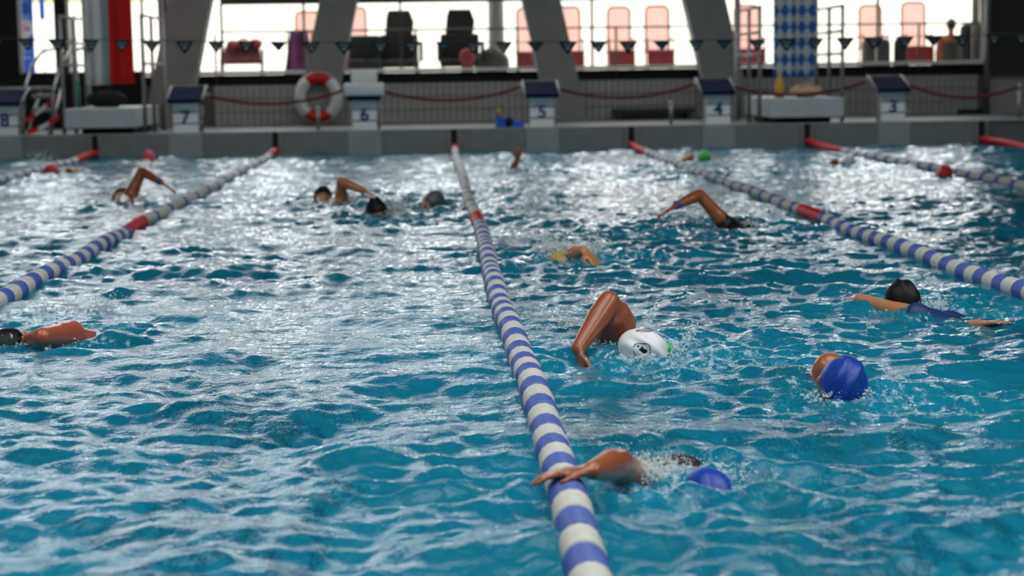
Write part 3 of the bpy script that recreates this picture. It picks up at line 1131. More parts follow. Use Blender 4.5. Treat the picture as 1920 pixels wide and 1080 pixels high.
# ------------------------------------------------------------------ splashes
def splash(label, seeds, seed=1):
    """seeds: (x, y, z, spread_x, spread_y, height, count, max radius)"""
    rn = random.Random(seed)
    base = MB()
    bm = bmesh.new()
    bmesh.ops.create_icosphere(bm, subdivisions=1, radius=1)
    bm.verts.index_update()
    iv = [v.co.copy() for v in bm.verts]
    fi = [[v.index for v in f.verts] for f in bm.faces]
    bm.free()
    c0 = Vector(seeds[0][:3])
    for (x, y, z, sx, sy, h, n, rmax) in seeds:
        for _ in range(n):
            u = rn.random() ** 1.8
            fall = 1 - .55 * u
            p = Vector((x + rn.gauss(0, sx) * (.6 + u * .6), y + rn.gauss(0, sy), max(-.01, z + h * u + rn.gauss(0, .01))))
            r = rmax * (.18 + .82 * rn.random() ** 3) * fall
            d = Vector((rn.gauss(0, 1), rn.gauss(0, 1), rn.gauss(0, .8))).normalized()
            st = 1 + rn.random() * 1.4
            base.add([p + v * r + d * (v.dot(d) * r * (st - 1)) - c0 for v in iv], fi)
    me = bpy.data.meshes.new('splash')
    me.from_pydata(base.v, [], base.f)
    me.materials.append(MAT['splash'])
    me.polygons.foreach_set('use_smooth', [True] * len(me.polygons))
    o = put('splash', me, None, c0)
    return tag(o, label, 'splash', kind='stuff')


def sp(px, py, z=0.0):
    q = onz(px, py, z)
    return (q.x, q.y, z)


splash('white water thrown up around the white-capped swimmer', [sp(1265, 655) + (.05, .06, .05, 260, .008), sp(1292, 640) + (.02, .04, .07, 160, .008), sp(1130, 655) + (.06, .06, .03, 260, .006), sp(1118, 648) + (.035, .05, .12, 420, .005), sp(1200, 672) + (.10, .05, .012, 260, .006)], 2)
splash('spray around the black-capped swimmer near the right rope', [sp(1760, 575) + (.06, .08, .06, 300, .008), sp(1590, 565) + (.04, .06, .06, 140, .007), sp(1700, 590) + (.12, .06, .01, 160, .007)], 3)
splash('foam around the blue-capped swimmer on the right', [sp(1600, 738) + (.06, .04, .02, 240, .007), sp(1540, 745) + (.05, .05, .015, 160, .006), sp(1660, 735) + (.06, .06, .012, 100, .006)], 4)
splash('white water along the arm of the nearest swimmer', [sp(1210, 885) + (.045, .05, .05, 1100, .0052), sp(1255, 882) + (.05, .06, .025, 700, .0052), sp(1130, 893) + (.04, .03, .02, 300, .004), sp(1380, 890) + (.04, .05, .015, 200, .004)], 5)
splash('spray behind the swimmer at the left edge', [sp(120, 585) + (.15, .1, .05, 320, .009), sp(195, 580) + (.05, .06, .09, 200, .009), sp(20, 640) + (.05, .05, .04, 260, .008), sp(110, 645) + (.12, .05, .01, 160, .006)], 6)
splash('tall splash right of the middle rope', [sp(1040, 482) + (.06, .06, .17, 520, .012), sp(1078, 486) + (.04, .05, .10, 360, .012), sp(1120, 482) + (.06, .06, .16, 520, .012)], 7)
splash('splash under the arm with the blue wristband', [sp(1290, 418) + (.10, .1, .12, 420, .010), sp(1255, 410) + (.05, .06, .06, 140, .010), sp(1400, 424) + (.08, .1, .04, 160, .010)], 8)
splash('splash beside the black-capped swimmer facing the camera', [sp(742, 405) + (.07, .07, .15, 800, .018), sp(775, 405) + (.09, .07, .06, 160, .011), sp(690, 408) + (.05, .05, .02, 80, .009)], 9)
splash('spray behind the sharply bent arm in the left lane', [sp(655, 380) + (.08, .1, .10, 300, .011), sp(608, 345) + (.05, .15, .05, 120, .011)], 10)
splash('foam in front of the grey-capped swimmer', [sp(790, 385) + (.06, .06, .07, 200, .011)], 11)
splash('spray below the arm left of the second rope', [sp(235, 378) + (.12, .1, .06, 260, .012), sp(265, 378) + (.08, .08, .03, 140, .012), sp(325, 362) + (.04, .05, .03, 80, .010)], 12)
splash('spray at the far left beside the red cap', [sp(72, 312) + (.12, .12, .2, 240, .016), sp(85, 320) + (.12, .12, .08, 160, .016)], 13)


# ------------------------------------------------------------------ lane ropes
def float_mesh(name, m, L=.150, r=.052):
    B = MB()
    pts, rs = [], []
    nf = 5
    pts.append((0, -L / 2, 0)); rs.append(.02)
    for k in range(nf):
        y0 = -L / 2 + L * k / nf
        for t, rr in ((.10, .93), (.5, 1.0), (.90, .93)):
            pts.append((0, y0 + L / nf * t, 0)); rs.append(r * rr)
        if k < nf - 1:
            pts.append((0, y0 + L / nf, 0)); rs.append(r * .82)
    pts.append((0, L / 2, 0)); rs.append(.02)
    B.tube(pts, rs, 14)
    return B.mesh(name, m, True)


FW, FB, FR = float_mesh('float_white', 'rope_white'), float_mesh('float_blue', 'rope_blue'), float_mesh('float_red', 'rope_red')
RL = ['blue and white lane rope with a red end at the far left', 'blue and white striped lane rope left of the middle one', 'thick blue and white striped lane rope running down the middle', 'blue and white striped lane rope right of the middle one', 'lane rope with a long red end, second from the right edge', 'lane rope at the far right edge with a red end']
RED = [1.5, 1.1, .75, 1.9, 2.3, 3.0]
waves = [(rng.uniform(.8, 2.0), rng.uniform(0, 6.3)) for _ in range(6)]
for i, rx in enumerate(ROPES):
    root = empty('lane_rope', (rx, YW - .1, 0), RL[i], 'lane rope', 'lane ropes across the pool')
    Loc().tube([(rx, YW - .04, .055), (rx, YW - .5, .02), (rx, YN + .1, .015)], .006, 6).build('cable', 'cable', root)
    Loc().tube([(rx - .03, YW - .045, .06), (rx, YW - .09, .05), (rx + .03, YW - .045, .06)], .008, 6).build('hook', 'steel', root)
    k = 0
    y = YW - .15
    y_end = YN + .35
    while y > y_end:
        d = YW - y
        mid = abs(d - 12.5) < .36
        if d < RED[i] or mid:
            me = FR
        else:
            far = d < 12.5
            me = (FB if k % (5 if i in (1, 2) else 3) == 2 else FW) if far else (FW if k % 2 == 0 else FB)
        zz = .022 + .045 * max(0, 1 - d / 2.2) + .008 * math.sin(y * waves[i][0] * 2 + waves[i][1])
        xx = .012 * math.sin(y * .9 + waves[i][1])
        put('float', me, root, (xx, y - (YW - .1), zz), (random.uniform(-.02, .02), random.uniform(0, 1), random.uniform(-.02, .02)))
        y -= .158
        k += 1

# ------------------------------------------------------------------ starting blocks
def text_mesh(s, size, m, depth=.002):
    cu = bpy.data.curves.new('digit', 'FONT')
    cu.body = s
    cu.size = size
    cu.extrude = depth
    cu.offset = .008
    cu.align_x, cu.align_y = 'CENTER', 'CENTER'
    o = bpy.data.objects.new('digit', cu)
    COL.objects.link(o)
    dg = bpy.context.evaluated_depsgraph_get()
    me = bpy.data.meshes.new_from_object(o.evaluated_get(dg))
    bpy.data.objects.remove(o)
    me.materials.clear()
    me.materials.append(MAT[m])
    return me


BY = YW + .06
for i, n in enumerate('876543'):
    lx = LANES[1 + i] if False else (X0 + 2.5 * (i - 2) - 1.25)
    b = empty('starting_block', (lx, BY, DECK), 'starting block with the number %s, %s' % (n, dict(zip('876543', ('at the left edge beside the metal steps', 'right of the red flag platform', 'with a white towel on its tread', 'right of the blue swim fins', 'left of the lozenge flag platform', 'nearest to the right edge')))[n]), 'starting block', 'starting blocks along the far end')
    Loc().box(lx - .165, lx + .165, BY + .02, BY + .34, DECK, .80, .01).build('pedestal', 'panel_light', b)
    for z0, z1 in ((DECK + .012, DECK + .135), (DECK + .155, DECK + .295), (DECK + .315, DECK + .455)):
        Loc().box(lx - .172, lx + .172, BY - .004, BY + .02, z0, z1, .004).build('front_panel', 'white_paint', b)
    for z0 in (DECK + .145, DECK + .305):
        Loc().box(lx - .172, lx + .172, BY + .002, BY + .02, z0 - .009, z0 + .009).build('stripe', 'blue_line', b)
    put('digit', text_mesh(n, .25, 'blue_line'), b, (0, -.007, .225), (math.pi / 2, 0, 0))
    # sloped platform
    Loc().prism([(lx - .235, BY - .08, .745), (lx + .235, BY - .08, .745), (lx + .225, BY + .42, .90), (lx - .225, BY + .42, .90)], (0, -.015, .045)).build('tread', 'navy', b)
    Loc().prism([(lx - .225, BY + .38, .885), (lx + .225, BY + .38, .885), (lx + .225, BY + .54, .925), (lx - .225, BY + .54, .925)], (0, -.01, .035)).build('foot_rest', 'navy', b)
    for s in (-1, 1):
        a = lx + s * .245
        Loc().tube([(a, BY + .54, .975), (a, BY + .46, .965), (a, BY + .0, .80), (a - s * .03, BY - .05, .755), (a - s * .06, BY + .0, .72)], .013, 8).build('side_rail', 'steel_dull', b, True)
    Loc().tube([(lx - .25, BY + .54, .975), (lx + .25, BY + .54, .975)], .008, 8).build('rear_rail', 'steel_dull', b, True)
    Loc().tube([(lx + .17, BY + .05, .46), (lx + .215, BY + .03, .46), (lx + .225, BY + .03, .46)], [.012, .022, .018], 10).build('side_knob', 'steel', b, True)
    Loc().tube([(lx + .19, BY + .3, DECK), (lx + .20, BY + .25, .7)], .02, 8).build('brace', 'steel_dull', b, True)

# towel pile on block six
lx = X0 - 1.25
tb = empty('towel', (lx, BY, .83), 'white towel folded over starting block six', 'towel')
Loc().box(lx - .28, lx + .27, BY - .1, BY + .42, .80, .985, .025).build('lower_fold', 'white_cloth', tb, True)
Loc().box(lx - .18, lx + .18, BY + .02, BY + .40, .985, 1.165, .03).build('upper_fold', 'white_cloth', tb, True)

# swim fins beside block five
q = at(957, 232, BY + .05)
fn = empty('swim_fins', (q.x, BY + .05, DECK), 'pair of blue swim fins lying beside block five', 'fins')
for (x0, x1, z1) in ((q.x - .21, q.x - .06, .2), (q.x + .0, q.x + .2, .13)):
    Loc().prism([(x0, BY - .02, DECK + .01), (x1, BY - .02, DECK + .01), (x1 - .02, BY - .0, DECK + z1 * .7), (x0 + .02, BY, DECK + z1)], (0, .22, .0)).build('fin_blade', 'fin_blue', fn)
Loc().ellipsoid((q.x - .02, BY + .05, DECK + .09), ((.07, 0, 0), (0, .1, 0), (0, 0, .08)), 12, 8).build('foot_pocket', 'black_cloth', fn, True)
Loc().ellipsoid((q.x - .16, BY + .05, DECK + .24), ((.035, 0, 0), (0, .04, 0), (0, 0, .04)), 12, 8).build('heel_strap', 'yellow_plastic', fn, True)

# barrier ropes between the blocks
def sag(label, a, b, low, m='cord_red', r=.022):
    a, b = Vector(a), Vector(b)
    pts = []
    for k in range(17):
        t = k / 16
        p = a.lerp(b, t)
        p.z -= low * 4 * t * (1 - t)
        pts.append(p)
    o = empty('barrier_rope', a, label, 'rope', 'barrier ropes between the starting blocks')
    Loc().tube(pts, r, 8).build('cord', m, o, True)
    for e in (pts[0], pts[-1]):
        Loc().ellipsoid(e, ((.03, 0, 0), (0, .03, 0), (0, 0, .03)), 10, 8).build('end_hook', 'steel', o, True)


bl = [X0 + 2.5 * (i - 2) - 1.25 for i in range(6)]
for i, lab in ((1, 'dark red rope sagging between blocks seven and six'), (2, 'dark red rope sagging between blocks six and five'), (3, 'dark red rope sagging between blocks five and four'), (4, 'dark red rope sagging between blocks four and three')):
    sag(lab, (bl[i] + .26, BY + .45, .86 if i > 1 else .84), (bl[i + 1] - .26, BY + .45, .90), .16)
qe = at(1912, 178, BY + .3)
sag('dark red rope from block three to the chrome post', (bl[5] + .26, BY + .45, .88), (qe.x, BY + .3, .80), .19)

# short chrome posts on the deck
for (px, ya, lab) in ((596, 200, 'short chrome post standing below the lifebuoy'), (1258, 190, 'short chrome post left of block four'), (1912, 172, 'chrome post at the right edge holding the barrier rope')):
    top = at(px, ya, BY + .3)
    o = empty('chrome_post', (top.x, BY + .3, DECK), lab, 'post', 'chrome posts on the far deck')
    Loc().tube([(top.x, BY + .3, DECK), (top.x, BY + .3, top.z - .03)], .022, 10).build('shaft', 'steel_dull', o, True)
    Loc().ellipsoid((top.x, BY + .3, top.z - .02), ((.03, 0, 0), (0, .03, 0), (0, 0, .03)), 10, 8).build('knob', 'steel', o, True)
    Loc().tube([(top.x, BY + .3, DECK), (top.x, BY + .3, DECK + .015)], .06, 12).build('foot_plate', 'steel_dull', o)

# ------------------------------------------------------------------ lifebuoy
bc = at(597, 183, YF - .48)
lb = empty('lifebuoy', bc, 'red and white lifebuoy hung on the leaning column', 'lifebuoy')
R_, r_ = .275, .085
for k in range(4):
    a0 = math.radians(52 + 90 * k - (0 if k % 2 == 0 else 0))
    a1 = a0 + math.radians(76 if k % 2 == 0 else 104)
    a0 = math.radians([55, 125, 232, 305][k]); a1 = math.radians([125, 232, 305, 415][k])
    pts = [(R_ * 1.0 * math.cos(a0 + (a1 - a0) * j / 14), 0, R_ * 1.12 * math.sin(a0 + (a1 - a0) * j / 14)) for j in range(15)]
    MB().tube(pts, r_, 14).build('buoy_segment', 'buoy_red' if k % 2 == 0 else 'buoy_white', lb, True)
ring = [((R_ + .1) * math.cos(2 * math.pi * j / 40), -.01, (R_ * 1.12 + .1) * math.sin(2 * math.pi * j / 40)) for j in range(40)]
MB().tube(ring, .008, 6, True).build('grab_line', 'white_paint', lb, True)
MB().box(-.05, .05, .02, .09, .2, .42).build('bracket', 'dark_grey', lb)

# ------------------------------------------------------------------ bunting
FX = [-8, 50, 108, 170, 228, 285, 346, 405, 462, 522, 584, 645, 713, 772, 832, 887, 945, 1004, 1065, 1122, 1178, 1241, 1305, 1358, 1420, 1475, 1530, 1585, 1638, 1697, 1750, 1804, 1864, 1915]
YB = 21.0
la, lm, lr = at(0, 72, YB), at(850, 79, YB), at(1920, 63, YB)


def line_z(x):
    pts = [(la.x, la.z), (lm.x, lm.z), (lr.x, lr.z)]
    (x0, z0), (x1, z1), (x2, z2) = pts
    return z0 * (x - x1) * (x - x2) / ((x0 - x1) * (x0 - x2)) + z1 * (x - x0) * (x - x2) / ((x1 - x0) * (x1 - x2)) + z2 * (x - x0) * (x - x1) / ((x2 - x0) * (x2 - x1))


bt = empty('bunting_line', (lm.x, YB, lm.z), 'string of dark triangular pennants hung across the far end of the pool', 'bunting')
xa, xb = PXL - 1.0, PXR + 1.0
zc = lambda x: line_z(min(max(x, la.x - .6), lr.x + .6)) + .06 * max(0, abs(x - min(max(x, la.x - .6), lr.x + .6)))
Loc().tube([(xa + (xb - xa) * k / 60, YB, zc(xa + (xb - xa) * k / 60)) for k in range(61)], .005, 5).build('cord', 'dark_grey', bt)
for s in (xa, xb):
    Loc().tube([(s, YB, DECK), (s, YB, zc(s) + .05)], .03, 10).build('bunting_pole', 'steel_dull', bt, True)
for k, px in enumerate(FX):
    c = at(px, 75, YB)
    tl = random.uniform(-.25, .25)
    sc = random.uniform(.92, 1.05)
    short = k in (9, 14, 17, 21, 23, 30)
    hgt = (.105 if short else .132) * sc
    z0 = zc(c.x)
    pn = MB().prism([(-.106 * sc, 0, 0), (-.012, 0, -hgt), (.012, 0, -hgt), (.106 * sc, 0, 0)], (0, .003, 0)).build('pennant', 'pennant_black', bt, loc=Vector((c.x, YB, z0)) - bt.location)
    pn.rotation_euler = (random.uniform(-.2, .2), 0, tl)
    teal = short or k in (22, 24, 28, 30, 31)
    MB().prism([(-.062, -.003, -.026), (-.008, -.003, -hgt * .78), (.008, -.003, -hgt * .78), (.062, -.003, -.026)], (0, .002, 0)).build('print', 'pennant_teal' if teal else 'pennant_grey', pn)
    if not short:
        MB().box(-.052, .052, -.0055, -.003, -.034, -.028).build('print', 'pennant_white', pn)
        MB().prism([(-.022, -.0055, -.05), (-.004, -.0055, -.062), (.004, -.0055, -.062), (.022, -.0055, -.05), (.0, -.0055, -.056)], (0, .002, 0)).build('print', 'pennant_black', pn)
        MB().prism([(-.026, -.0055, -.068), (-.006, -.0055, -.088), (.006, -.0055, -.088), (.026, -.0055, -.068)], (0, .002, 0)).build('print', 'pennant_white', pn)

# ------------------------------------------------------------------ gallery railing
gr = empty('railing', (2.0, YF + .1, 1.165), 'dark thin railing in front of the windows', 'railing')
zr = 1.79
Loc().tube([(-3.3, YF + .1, zr + .02), (9.0, YF + .1, zr)], .016, 8).build('top_rail', 'frame', gr, True)
for px in (404, 780, 970, 1155, 1722):
    q = at(px, 90, YF + .08)
    Loc().tube([(q.x, YF + .06, .75), (q.x, YF + .06, zr)], .02, 8).build('post', 'frame', gr, True)
    Loc().tube([(q.x, YF + .06, 1.62), (q.x, YF + .09, zr)], .012, 6).build('clamp', 'steel_dull', gr, True)
Loc().tube([(9.05, YF - .15, DECK), (9.05, YF - .15, 4.0)], .05, 10).build('end_post', 'steel_dull', gr, True)

# ------------------------------------------------------------------ diving platforms with handrails
def platform(label, x0, x1, zt):
    o = empty('diving_platform', ((x0 + x1) / 2, YW + .9, DECK), label, 'diving platform', 'low diving platforms')
    Loc().box(x0, x1, YW + .02, YW + 2.4, zt - .275, zt, .012).build('slab', 'plinth', o)
    Loc().box(x0 + .15, x1 - .1, YW + .5, YW + 2.2, DECK, zt - .275).build('plinth', 'black_wall', o)  # black colour stands in for the shadow under the slab
    for s, xx in ((-1, x0 - .09), (1, x1 + .07)):
        for yy in (YW + .45, YW + 1.35, YW + 2.3):
            Loc().tube([(xx, yy, DECK), (xx, yy, 1.98)], .028, 10).build('post', 'steel_dull', o, True)
        for zz in (1.98, 1.62, 1.3):
            Loc().tube([(xx, YW + .40, zz), (xx, YW + 2.35, zz)], .022, 8).build('rail', 'steel_dull', o, True)
        Loc().box(xx - .035, xx + .035, YW + 2.3, YW + 2.5, DECK, 2.7, .01).build('upright', 'steel_dull', o)
    return o


PA0, PA1 = at(120, 220, YW).x, at(253, 220, YW).x
PB0, PB1 = at(1447, 200, YW).x, at(1583, 200, YW).x
platform('low grey diving platform with steel handrails below the red flag', PA0, PA1, .685)
platform('low grey diving platform with steel handrails below the blue lozenge flag', PB0, PB1, .68)

# things lying on the platforms
q = at(200, 190, YW + 1.0)
bg = empty('sports_bag', (q.x, YW + 1.0, .685), 'black sports bag lying on the platform below the red flag', 'bag')
Loc().ellipsoid((q.x, YW + 1.0, .80), ((.30, 0, 0), (0, .17, 0), (0, 0, .13)), 18, 12).build('body', 'black_cloth', bg, True)
Loc().tube([(q.x - .15, YW + .9, .87), (q.x - .08, YW + .88, 1.0), (q.x + .08, YW + .88, 1.0), (q.x + .15, YW + .9, .87)], .014, 8).build('handle', 'black_cloth', bg, True)
q = at(148, 190, YW + .4)
po = empty('pole', (q.x, YW + .4, .685), 'teal and white pole leaning on the left platform', 'pole')
Loc().tube([(q.x, YW + .4, .685), (q.x - .01, YW + .42, 1.06)], .022, 10).build('grip', 'teal_paint', po, True)
Loc().tube([(q.x - .01, YW + .42, 1.06), (q.x - .03, YW + .46, 2.0)], .016, 10).build('shaft', 'white_paint', po, True)
q = at(1512, 172, YW + .8)
bg = empty('beige_bag', (q.x, YW + .8, .68), 'beige cloth bag on the platform below the blue lozenge flag', 'bag')
Loc().ellipsoid((q.x, YW + .8, .77), ((.24, 0, 0), (0, .15, 0), (0, 0, .10)), 18, 12).build('body', 'beige_cloth', bg, True)
Loc().tube([(q.x - .12, YW + .7, .83), (q.x, YW + .68, .9), (q.x + .12, YW + .7, .83)], .012, 8).build('handle', 'beige_cloth', bg, True)
q = at(1461, 180, YW + .6)
yb = empty('yellow_bottle', (q.x, YW + .6, .68), 'yellow bottle standing left of the beige bag', 'bottle')
Loc().tube([(q.x, YW + .6, .68), (q.x, YW + .6, .69), (q.x, YW + .6, .88), (q.x + .005, YW + .6, .96), (q.x + .005, YW + .6, 1.02)], [.06, .068, .066, .03, .026], 14).build('body', 'yellow_plastic', yb, True)
Loc().tube([(q.x + .005, YW + .6, 1.02), (q.x + .005, YW + .6, 1.05)], [.03, .028], 12).build('lid', 'yellow_plastic', yb, True)

# hanging flags
def flag_mat_lozenge():
    M = bpy.data.materials.new('lozenge_flag')
    M.use_nodes = True
    nt = M.node_tree
    b = nt.nodes['Principled BSDF']
    b.inputs['Roughness'].default_value = .85
    tc = nt.nodes.new('ShaderNodeTexCoord')
    mp = nt.nodes.new('ShaderNodeMapping')
    mp.inputs['Scale'].default_value = (1, 0, .55)
    mp2 = nt.nodes.new('ShaderNodeMapping')
    mp2.inputs['Rotation'].default_value = (0, math.radians(45), 0)
    mp2.inputs['Location'].default_value = (.013, .37, .021)
    ck = nt.nodes.new('ShaderNodeTexChecker')
    ck.inputs['Scale'].default_value = 10.5
    ck.inputs[1].default_value = lin((30, 104, 176)) + (1,)
    ck.inputs[2].default_value = lin((206, 210, 214)) + (1,)
    nt.links.new(tc.outputs['Object'], mp.inputs[0])
    nt.links.new(mp.outputs[0], mp2.inputs[0])
    nt.links.new(mp2.outputs[0], ck.inputs[0])
    nt.links.new(ck.outputs[0], b.inputs['Base Color'])
    MAT['lozenge_flag'] = M


flag_mat_lozenge()
mat('flag_red', (206, 16, 20), .8, var=.04)
mat('flag_white', (226, 226, 230), .8, var=.03)
mat('flag_teal', (146, 172, 178), .8, var=.03)


def cloth(name, x0, x1, y, z0, z1, m, parent, folds=2.0, amp=.05, flare=.0, ph=0.):
    B = MB()
    nx, nz = 24, 14
    c = parent.location
    vs, fs = [], []
    for j in range(nz + 1):
        t = j / nz
        for i in range(nx + 1):
            s = i / nx
            xx = x0 + (x1 - x0) * s + flare * (s - .5) * (1 - t)
            yy = y + amp * math.sin(s * folds * 2 * math.pi + ph + .6 * t) * (1 - .3 * t) + .02 * math.sin(5 * t + s * 3)
            vs.append((xx - c.x, yy - c.y, z0 + (z1 - z0) * t - c.z))
    for j in range(nz):
        for i in range(nx):
            a = j * (nx + 1) + i
            fs.append((a, a + 1, a + nx + 2, a + nx + 1))
    B.add(vs, fs)
    o = B.build(name, m, parent, True)
    so = o.modifiers.new('thickness', 'SOLIDIFY')
    so.thickness = .004
    return o


YG = YW + 2.0
fg = empty('flag', (at(205, 150, YG).x, YG, 3.6), 'red and white flag hanging over the left diving platform', 'flag')
Loc().tube([(at(150, 0, YG).x, YG, 3.6), (at(256, 0, YG).x, YG, 3.6)], .02, 8).build('flag_pole', 'steel', fg, True)
Loc().tube([(at(205, 0, YG).x, YG, 3.6), (at(205, 0, YG).x, YG, roof_z(-4.5))], .006, 6).build('hanger', 'steel', fg)
cloth('white_panel', at(158, 80, YG).x, at(192, 80, YG).x, YG + .03, at(175, 160, YG).z, 3.6, 'flag_white', fg, 1.2, .05)
cloth('pale_stripe', at(190, 80, YG).x, at(205, 80, YG).x, YG, at(190, 162, YG).z, 3.6, 'flag_teal', fg, .5, .02)
cloth('red_panel', at(204, 80, YG).x, at(250, 80, YG).x, YG - .03, at(225, 157, YG).z, 3.6, 'flag_red', fg, 1.4, .05)
fg = empty('flag', (at(1487, 140, YG).x, YG, 3.6), 'blue and white lozenge flag hanging over the right diving platform', 'flag')
Loc().tube([(at(1448, 0, YG).x, YG, 3.6), (at(1530, 0, YG).x, YG, 3.6)], .02, 8).build('flag_pole', 'steel', fg, True)
Loc().tube([(at(1487, 0, YG).x, YG, 3.6), (at(1487, 0, YG).x, YG, roof_z(5.0))], .006, 6).build('hanger', 'steel', fg)
cloth('lozenge_panel', at(1452, 80, YG).x, at(1526, 80, YG).x, YG, at(1490, 145, YG).z, 3.6, 'lozenge_flag', fg, 1.6, .07, ph=1.0)

# metal steps, left, and the barrier tape beside them
q0, q1 = at(62, 200, YW + 1.2), at(102, 200, YW + 1.2)
st = empty('metal_steps', ((q0.x + q1.x) / 2, YW + 1.2, DECK), 'metal steps with curved handrail left of the red flag platform', 'steps')
for j, (py, yy) in enumerate(((206, YW + .9), (180, YW + 1.3), (166, YW + 1.7))):
    z_ = at(85, py, yy).z
    Loc().box(at(62, py, yy).x - (.5 if j == 2 else 0), at(103, py, yy).x, yy - .1, yy + .12, z_ - .03, z_ + .03, .006).build('tread', 'steel_dull', st)
for dx in (0, .36):
    pts = [(q0.x + dx - .02, YW + .5, DECK), (q0.x + dx + .02, YW + .55, .95), (q0.x + dx + .10, YW + .8, 1.3), (q0.x + dx + .18, YW + 1.1, 1.5), (q0.x + dx + .3, YW + 1.7, 1.56), (q0.x + dx + .33, YW + 1.9, 1.5)]
    if dx > 0:
        pts = [(x_, y_ + .25, z_) for x_, y_, z_ in pts]
    Loc().tube(pts, .024, 8).build('handrail', 'steel', st, True)
for xx in (q0.x, q1.x):
    Loc().tube([(xx, YW + .75, DECK), (xx, YW + 1.8, .98)], .025, 8).build('stringer', 'steel_dull', st, True)


def tape(label, a, b, dip, n=7):
    o = empty('barrier_tape', a, label, 'tape', 'barrier tape at the metal steps')
    a, b = Vector(a), Vector(b)
    for k in range(n):
        vs = []
        for t in (k / n, (k + .5) / n, (k + 1) / n):
            p = a.lerp(b, t)
            p.z -= dip * 4 * t * (1 - t)
            vs.append(p)
        B = Loc()
        for u, v in zip(vs, vs[1:]):
            B.prism([u - Vector((0, 0, .035)), v - Vector((0, 0, .035)), v + Vector((0, 0, .035)), u + Vector((0, 0, .035))], (0, .003, 0))
        B.build('tape_strip', 'tape_red' if k % 2 == 0 else 'tape_white', o)


tape('red and white barrier tape touching the deck beside block eight', at(52, 248, YW + .15), at(111, 218, YW + .15), .03, 3)
tape('red and white barrier tape crossing the metal steps', at(46, 228, YW + .6), at(106, 180, YW + .9), .02, 3)

# bench, wall vent
q0, q1 = at(1148, 208, YF - .3), at(1302, 208, YF - .3)
bn = empty('bench', ((q0.x + q1.x) / 2, YF - .25, DECK), 'dark low bench against the tiled wall', 'bench')
Loc().box(q0.x, q1.x, YF - .42, YF - .08, q0.z - .03, q0.z + .03, .008).build('seat', 'dark_grey', bn)
for xx in (q0.x + .1, q1.x - .1):
    Loc().box(xx - .03, xx + .03, YF - .4, YF - .1, DECK, q0.z - .03).build('leg', 'dark_grey', bn)
q0, q1 = at(1796, 205, YF - .03), at(1855, 228, YF - .03)
vt = empty('wall_vent', ((q0.x + q1.x) / 2, YF - .03, q1.z), 'black grille in the tiled wall right of block three', 'vent')
Loc().box(q0.x, q1.x, YF - .04, YF - .013, q1.z, q0.z, .005).build('frame', 'black_wall', vt)
for k in range(4):
    zz = q1.z + (q0.z - q1.z) * (k + .5) / 4
    Loc().box(q0.x + .03, q1.x - .03, YF - .055, YF - .04, zz - .015, zz + .01).build('slat', 'dark_grey', vt)

# ------------------------------------------------------------------ things outside the windows
def red_chair(label, px, top, bottom, Y=32.4, wpx=46, group='red mesh chairs on the terrace'):
    t, b = at(px, top, Y), at(px, bottom, Y)
    hw = wpx / 2 * Y / FPX
    x, zt, zg = t.x, t.z, 1.04
    o = empty('terrace_chair', (x, Y, zg), label, 'chair', group)
    zs = 1.44
    pts = [(x - hw, Y - .02, zs), (x - hw, Y + .02, zt - .08), (x - hw + .03, Y + .025, zt - .02), (x - hw + .08, Y + .03, zt), (x + hw - .08, Y + .03, zt), (x + hw - .03, Y + .025, zt - .02), (x + hw, Y + .02, zt - .08), (x + hw, Y - .02, zs)]
    Loc().tube(pts, .017, 8).build('back_frame', 'chair_red', o, True)
    Loc().prism([(x - hw, Y - .02, zs), (x + hw, Y - .02, zs), (x + hw, Y + .02, zt - .05), (x + hw - .06, Y + .02, zt - .005), (x - hw + .06, Y + .02, zt - .005), (x - hw, Y + .02, zt - .05)], (0, .008, 0)).build('back_mesh', 'chair_mesh', o)
    Loc().box(x - hw - .04, x + hw + .04, Y - .5, Y - .0, zs - .04, zs + .01, .02).build('seat', 'seat_red', o, True)
    Loc().prism([(x - hw - .03, Y - .52, 1.17), (x + hw + .03, Y - .52, 1.17), (x + hw + .03, Y - .5, zs), (x - hw - .03, Y - .5, zs)], (0, .01, 0)).build('seat_front', 'seat_red', o)
    for sx in (-1, 1):
        for yy in (Y - .46, Y):
            Loc().tube([(x + sx * hw, yy, zg), (x + sx * hw, yy, zs)], .016, 8).build('leg', 'chair_red', o, True)
        Loc().tube([(x + sx * (hw + .02), Y, zs + .2), (x + sx * (hw + .02), Y - .42, zs + .2), (x + sx * (hw + .02), Y - .46, zs)], .014, 8).build('armrest', 'chair_red', o, True)


red_chair('red mesh chair behind the window left of the lifebuoy column', 576, 22, 110, 33.0, 44)
red_chair('red mesh chair just right of the lifebuoy column, half hidden', 664, 14, 110, 33.0, 42)
red_chair('red mesh chair behind the leaning column over block five', 992, 15, 120)
red_chair('pale red mesh chair just right of the column over block five', 1064, 13, 120)
red_chair('pale red mesh chair in the middle of the third window', 1160, 13, 120, wpx=42)
red_chair('pale red mesh chair at the right side of the third window', 1232, 11, 120, wpx=44)
red_chair('red mesh chair half hidden by the right platform handrail', 1400, 10, 120)
red_chair('pale red mesh chair with a dark bag before it, right window', 1632, 10, 120, wpx=42)
red_chair('pale red mesh chair in the right window, tallest of the row', 1713, 4, 120, wpx=44)

